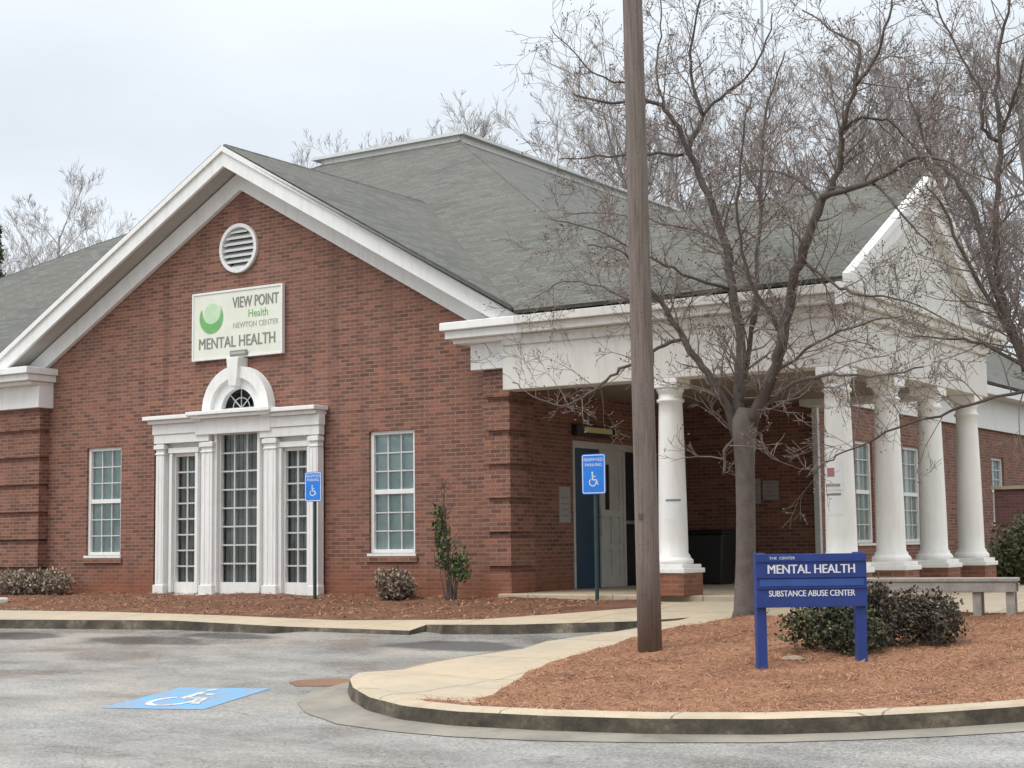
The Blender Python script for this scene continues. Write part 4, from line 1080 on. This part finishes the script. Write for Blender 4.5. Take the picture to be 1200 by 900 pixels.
p=Vector(PY(45,700,20.9)); b=(p.x,20.9,H(20.9)); shrub('shrub','low clipped grey brown hedge shrub below the left window',(b[0]-.5,b[1],b[2]),[((b[0]-.9+i*.42,b[1]+.1,b[2]+.24),(.42,.38,.28)) for i in range(4)],5200,.06,'twig_grey',30)
b=(-15.88,20.85,H(20.85)); shrub('shrub','rounded leafless grey shrub below the right window',b,[((b[0],b[1],b[2]+.26),(.42,.38,.30))],2600,.06,'twig_grey',26)
b=(-14.72,20.75,H(20.75)); shrub('cedar_shrub','thin upright cedar sapling with green foliage against the brick pier',b,[((b[0]+.02,b[1],b[2]+.62),(.30,.28,.36)),((b[0]-.15,b[1],b[2]+.9),(.17,.17,.38)),((b[0]-.2,b[1],b[2]+1.25),(.14,.14,.35)),((b[0]+.2,b[1],b[2]+.5),(.20,.2,.25))],800,.065,'leaf_green',14,up=1.2)
o=bpy.data.objects['cedar_shrub']; mb=MB()
for i in range(60):
    z=b[2]+random.uniform(.5,1.8); q=Vector((b[0]-.12+random.gauss(0,.08),b[1],z)); e=q+Vector((random.uniform(-.25,.25),random.uniform(-.2,.2),random.uniform(.05,.3)))
    mb.tube([q,e],[.007,.003],4)
mb.tube([(b[0],b[1],b[2]),(b[0]-.05,b[1],b[2]+.6),(b[0]-.12,b[1],b[2]+1.7)],[.025,.02,.008],6); mb.build('twig','bark_dark',o)
q=PY(1193,645,29.5); b=(q.x+.3,29.5,H(29)); shrub('shrub','broad olive green evergreen bush beyond the last white column',b,[((b[0],b[1],b[2]+.6),(1.0,.9,.65)),((b[0]+.4,b[1],b[2]+.9),(.9,.8,.55)),((b[0]-.4,b[1],b[2]+.35),(.6,.6,.4))],9000,.09,'leaf_olive',20)

# ------------------------------------------------------------------ bare trees
def grow(mb, p, d, length, r, level, spread=.55, up=.12, n=None, kids=(4,7), wob=.16, minr=.0035, leaf=None):
    """one branch as a wobbling taper with side branches"""
    nseg=4 if level>0 else 3; pts=[p.copy()]; dirs=[]; d=d.normalized(); q=p.copy()
    for i in range(nseg):
        d=(d+Vector((random.gauss(0,wob),random.gauss(0,wob),random.gauss(0,wob)+up))).normalized()
        q=q+d*(length/nseg); pts.append(q.copy()); dirs.append(d.copy())
    rr=[max(minr,r*(1-.72*i/nseg)) for i in range(nseg+1)]
    mb.tube(pts,rr,(6 if r>.05 else 5 if r>.025 else 3),cap=False)
    if leaf is not None and level==0 and random.random()<leaf[1]:
        for _ in range(2):
            a=pts[-1]+Vector((random.gauss(0,.03),random.gauss(0,.03),random.gauss(0,.03))); w=Vector((random.gauss(0,1),random.gauss(0,1),random.gauss(0,1))).normalized()*leaf[2]; w2=w.orthogonal().normalized()*leaf[2]*.6
            leaf[0].add([a,a+w+w2,a+w*2,a+w-w2],[(0,1,2,3)])
    if level>0:
        for k in range(random.randint(*kids)):
            t=random.uniform(.25,1); i=min(nseg-1,int(t*nseg)); s=pts[i].lerp(pts[i+1],t*nseg-i)
            ax=dirs[i].orthogonal().normalized(); ax=Matrix.Rotation(random.random()*math.tau,3,dirs[i])@ax
            nd=(dirs[i]*(1-spread*.6)+ax*spread*random.uniform(.7,1.3)).normalized()
            grow(mb,s,nd,length*random.uniform(.42,.7)*(1-.35*t),max(minr,r*(1-.6*t)*.55),level-1,spread,up,n,kids,wob,minr,leaf)
def traced(limbs, Y0, trunk_mb, twig_mb, pxm, density=1.0, leaf=None, tl=(.35,1.05), lev=2):
    """limbs: (list of (px,py,dY), width px start, width px end)"""
    for pts,w0,w1,dens in limbs:
        P=[PY(x,y,Y0+dy) for x,y,dy in pts]
        # smooth resample
        R=[]; 
        for i in range(len(P)-1):
            p0=P[max(0,i-1)];p1=P[i];p2=P[i+1];p3=P[min(len(P)-1,i+2)]
            for t in (0,.25,.5,.75):
                R.append(.5*((2*p1)+(-p0+p2)*t+(2*p0-5*p1+4*p2-p3)*t*t+(-p0+3*p1-3*p2+p3)*t**3))
        R.append(P[-1]); n=len(R)
        for i in range(1,n-1): R[i]=R[i]+Vector((random.gauss(0,.012),random.gauss(0,.02),random.gauss(0,.012)))
        rad_=[(w0+(w1-w0)*i/(n-1))/pxm/2*.84*random.uniform(.92,1.1) for i in range(n)]
        trunk_mb.tube(R,rad_,8 if w0>8 else 6)
        for i in range(1,n):
            seg=R[i]-R[i-1]; m_=seg.length*dens*density
            for _ in range(int(m_)+(random.random()<m_%1)):
                s=R[i-1].lerp(R[i],random.random()); d=seg.normalized(); ax=Matrix.Rotation(random.random()*math.tau,3,d)@d.orthogonal().normalized()
                nd=(d*.35+ax*.8+Vector((0,0,.25))).normalized()
                grow(twig_mb,s,nd,random.uniform(*tl),min(rad_[i]*.5,.016),lev,.6,.06,None,(3,5),.17,.0032,leaf)
LY=19.14
tbase=G(873,727)
t1=thing('bare_tree','multi limbed leafless tree on the island in front of the porch','tree',(tbase.x,tbase.y,H(tbase.y)))
tm=MB(); lm=MB(); cm=MB(); lf=MB()
tp=[PY(873,729,LY),PY(873,715,LY),PY(874,660,LY),PY(874,600,LY),PY(873,550,LY),PY(872,515,LY),PY(873,492,LY),PY(874,478,LY)]
tm.tube(tp,[.19,.15,.132,.126,.128,.15,.18,.10],14); 
LIMBS=[
 ([(868,500,0),(866,440,.1),(868,400,.2),(858,340,.2),(850,290,.3),(838,245,.3),(820,210,.3),(808,180,.2),(795,150,.1),(778,128,0),(758,118,-.1),(716,120,-.2),(672,110,-.3)],17,3,7),
 ([(806,178,.2),(822,140,.4),(838,120,.5),(870,95,.7),(895,60,.8),(905,15,.9)],7,2,8),
 ([(801,181,.2),(758,181,0),(700,184,-.3),(655,187,-.5)],5,1.5,8),
 ([(823,135,.4),(810,85,.3),(812,35,.2),(826,-15,.2)],6,2,8),
 ([(758,118,-.1),(740,100,-.2),(715,93,-.4),(685,76,-.6),(645,31,-.8)],5,1.5,8),
 ([(778,128,0),(770,80,.3),(775,30,.5),(772,-20,.6)],4,1.5,7),
 ([(882,497,0),(905,440,-.2),(918,395,-.3),(930,330,-.4),(945,285,-.5),(960,240,-.5),(972,225,-.5)],18,11,6),
 ([(972,225,-.5),(985,190,-.5),(988,155,-.6),(1000,110,-.6),(1008,60,-.6),(985,40,-.5),(940,12,-.4)],9,2,8),
 ([(970,228,-.5),(1010,218,-.7),(1045,200,-.9),(1080,184,-1.1),(1120,195,-1.3),(1152,216,-1.5)],9,2,8),
 ([(988,152,-.6),(1010,138,-.5),(1040,142,-.4),(1062,162,-.3),(1085,190,-.2)],5,2,8),
 ([(962,236,-.5),(935,212,-.2),(905,200,.1),(870,205,.3),(835,225,.5)],5,1.5,8),
 ([(940,305,-.4),(975,332,-.6),(1010,345,-.8),(1060,352,-1),(1120,382,-1.2)],5,1.5,8),
 ([(1022,214,-.7),(1060,255,-.9),(1092,288,-1)],4,1.5,7),
 ([(1003,100,-.6),(1030,60,-.7),(1045,10,-.8),(1050,-20,-.8)],5,2,7),
 ([(862,510,0),(845,462,-.2),(823,430,-.3),(800,395,-.4),(780,362,-.5),(765,345,-.6),(742,310,-.8),(724,292,-.9),(688,288,-1)],13,2,8),
 ([(770,352,-.5),(735,350,-.3),(700,335,-.1),(660,330,.1),(625,350,.2)],4,1.3,8),
 ([(800,396,-.4),(770,408,-.6),(738,427,-.8),(715,440,-.9),(690,462,-1),(660,476,-1.1),(625,464,-1.2),(600,448,-1.2)],6,1.5,7),
 ([(893,478,0),(925,452,-.3),(955,442,-.5),(985,438,-.7),(1030,440,-.9),(1082,430,-1.1)],7,2,6),
 ([(866,505,0),(850,530,-.2),(848,556,-.25)],6,4,2),
 ([(868,470,0),(880,380,.5),(890,300,.8),(892,200,1.0),(900,120,1.1),(920,60,1.2)],9,2,8),
 ([(905,440,-.2),(960,400,.3),(1010,380,.6),(1060,370,.8)],5,1.5,8),
 ([(850,290,.3),(815,270,.6),(775,262,.8),(720,250,1.0),(660,250,1.1)],5,1.5,8),
 ([(918,395,-.3),(880,330,-.6),(865,260,-.8),(870,170,-1),(880,110,-1.1)],6,1.5,8),
 ([(858,340,.2),(800,320,-.3),(760,300,-.5),(700,270,-.7),(640,255,-.9)],5,1.5,8),
]
traced(LIMBS,LY,lm,cm,91,1.1,(lf,.3,.018))
tm.build('trunk','bark',t1,smooth=True); lm.build('limb','bark_dark',t1,smooth=True); cm.build('crown','twig',t1); tag(lf.build('seed_cluster','brown_leaf',t1),kind='stuff')

R2=18.6
t2=thing('bare_tree','leafless tree at the right edge with steep limbs over the pediment','tree',tuple(G(1250,722)))
tm=MB(); lm=MB(); cm=MB(); lf=MB()
tp=[PY(1252,735,R2),PY(1250,660,R2),PY(1246,580,R2),PY(1236,505,R2),PY(1218,445,R2),PY(1204,425,R2)]
tm.tube(tp,[.19,.15,.135,.12,.10,.08],12)
L2=[([(1203,435,0),(1185,390,0),(1162,330,0),(1142,250,.2),(1120,210,.3),(1092,184,.4),(1075,140,.5),(1060,90,.6)],12,2,7),
 ([(1204,425,0),(1180,375,.2),(1167,300,.3),(1168,220,.4),(1172,155,.5),(1168,90,.6),(1178,30,.6),(1190,-20,.6)],11,3,7),
 ([(1170,165,.5),(1152,150,.4),(1148,105,.4),(1128,70,.4),(1100,12,.4),(1090,-20,.4)],6,2,7),
 ([(1174,155,.5),(1190,110,.3),(1203,60,.2),(1215,0,.2)],6,2,7),
 ([(1203,430,0),(1150,402,-.3),(1110,396,-.5),(1060,394,-.7)],6,1.5,8),
 ([(1190,395,0),(1135,310,-.3),(1105,245,-.5),(1085,215,-.6)],7,2,8),
 ([(1222,455,0),(1150,470,-.2),(1100,485,-.3),(1052,502,-.4),(1000,527,-.5),(967,541,-.5),(945,560,-.5)],5,1.5,5),
 ([(1206,425,0),(1225,350,.2),(1235,260,.3),(1228,170,.3),(1240,80,.3)],10,3,7)]
traced(L2,R2,lm,cm,96,1.15,(lf,.2,.016))
tm.build('trunk','bark',t2,smooth=True); lm.build('limb','bark_dark',t2,smooth=True); cm.build('crown','twig',t2); tag(lf.build('seed_cluster','brown_leaf',t2),kind='stuff')

# background trees: a few bare kinds, copied with their trunks and crowns
def far_tree(seed,height,mat,name='bare_tree'):
    random.seed(seed); tm=MB(); cm=MB(); o=thing(name,'x','tree',(0,0,0))
    h=height; pts=[Vector((0,0,-.3))]; d=Vector((0,0,1))
    for i in range(8):
        d=(d+Vector((random.gauss(0,.05),random.gauss(0,.05),.12))).normalized(); pts.append(pts[-1]+d*h*.11)
    rr=[.17*(1-.85*i/8)+.015 for i in range(9)]
    tm.tube(pts,rr,7)
    for k in range(34):
        t=random.uniform(.30,1); i=min(7,int(t*8)); s=pts[i].lerp(pts[i+1],t*8-i); a=random.random()*math.tau
        nd=Vector((math.cos(a),math.sin(a),random.uniform(.5,1.3))).normalized()
        grow(cm,s,nd,h*random.uniform(.16,.34)*(1.25-.6*t),.050*(1.2-.75*t),3,.5,.10,None,(4,6),.12,.0052)
    o['_h']=sorted(v[2] for v in cm.v)[int(len(cm.v)*.997)]; tm.build('trunk',mat,o); cm.build('crown',mat,o); return o
random.seed(3)
protos=[far_tree(11,13,'bark_far'),far_tree(23,13,'bark_far2'),far_tree(37,13,'bark_far2'),far_tree(51,13,'bark_far')]
used=set()
def place_tree(k,px,ytop,Y,label,group,rot):
    p=PY(px,ytop,Y); gz=H(Y); sc=(p.z-gz)/protos[k]['_h']
    if k not in used: o=protos[k]; used.add(k)
    else:
        src=protos[k]; o=src.copy(); COL.objects.link(o)
        for ch in src.children:
            c=ch.copy(); COL.objects.link(c); c.parent=o
    o.location=(p.x,Y,gz+E); o.scale=(sc*.95,sc*.95,sc); o.rotation_euler=(0,0,rot); tag(o,label,'tree',group)
FAR=[(75,195,74),(-18,252,70),(140,238,80),(30,268,84)]
for i,(x,y,Y) in enumerate(FAR):
    place_tree((0,3)[i%2],x,y,Y,'tallest pale bare tree beyond the left roof slope' if i==0 else 'pale bare tree beyond the left roof slope',None if i==0 else 'pale bare trees beyond the left roof',i*1.3)
MIDT=[(345,180,85),(420,158,80),(490,136,82),(535,130,78),(585,128,80),(635,112,76),(690,100,74),(735,80,70),(772,45,66),(830,70,68),(880,60,70),(930,75,66),(985,62,68),(1035,50,66),(1085,25,64),(1130,-5,62),(1185,-20,62),(1235,-30,60),(1010,105,82)]
for i,(x,y,Y) in enumerate(MIDT):
    near=i>=7 and x>690
    place_tree((1,2)[i%2] if near else (3,0)[i%2],x,y,Y,'grey bare tree standing behind the porch roof' if near else 'faint bare tree far behind the main roof ridge','bare trees behind the porch roof' if near else 'faint bare trees behind the roof ridge',i*2.1)
random.seed(9)
def low_sky_blocker(cells, n, label):
    mb=MB()
    for _ in range(n):
        x,y,h=random.choice(cells); hh=h*(.8+.35*mnoise.noise((x*.09,y*.09,2)))
        p=Vector((x+random.gauss(0,2.2),y+random.gauss(0,2.2),H(y)+hh*random.random()**.8)); a=Vector((random.gauss(0,1),random.gauss(0,1),random.gauss(0,1))).normalized(); b=a.orthogonal().normalized(); s_=random.uniform(.5,1.1)
        mb.add([p,p+a*s_*.5+b*s_*.4,p+a*s_,p+a*s_*.5-b*s_*.4],[(0,1,2,3)])
    return mb
cells=[(x,-34+6*math.sin(x*.07),17) for x in range(-90,46,2)]+[(44+4*math.sin(y*.1),y,18) for y in range(-34,66,2)]  # unseen tree mass, added behind and right of camera to darken the porch
tag(low_sky_blocker(cells,15000,'').build('low_sky_blocker','leaf_olive',None,(0,-34,H(-34))),'unseen trees added opposite the building to block low sky','sky blocker',kind='stuff')
# evergreen at the left edge
random.seed(5)
p=PY(-7,258,60); eg=thing('evergreen_tree','dark evergreen tree just showing at the left edge above the roof','tree',(p.x,60,H(60)))
hh=p.z-H(60); mb=MB(); mb.tube([(p.x,60,H(60)),(p.x,60,p.z-.5)],[.2,.03],8); mb.build('trunk','bark_far2',eg)
leafy(5200,[((p.x,60,H(60)+hh*t),(.2+2.7*(1-t)**.85,.2+2.7*(1-t)**.85,hh*.045)) for t in (.3,.4,.5,.58,.66,.74,.82,.9,.96)],.28,.2).build('crown','leaf_green',eg)
for o in list(bpy.data.objects):
    for k in ('_o','_h'):
        if k in o: del o[k]
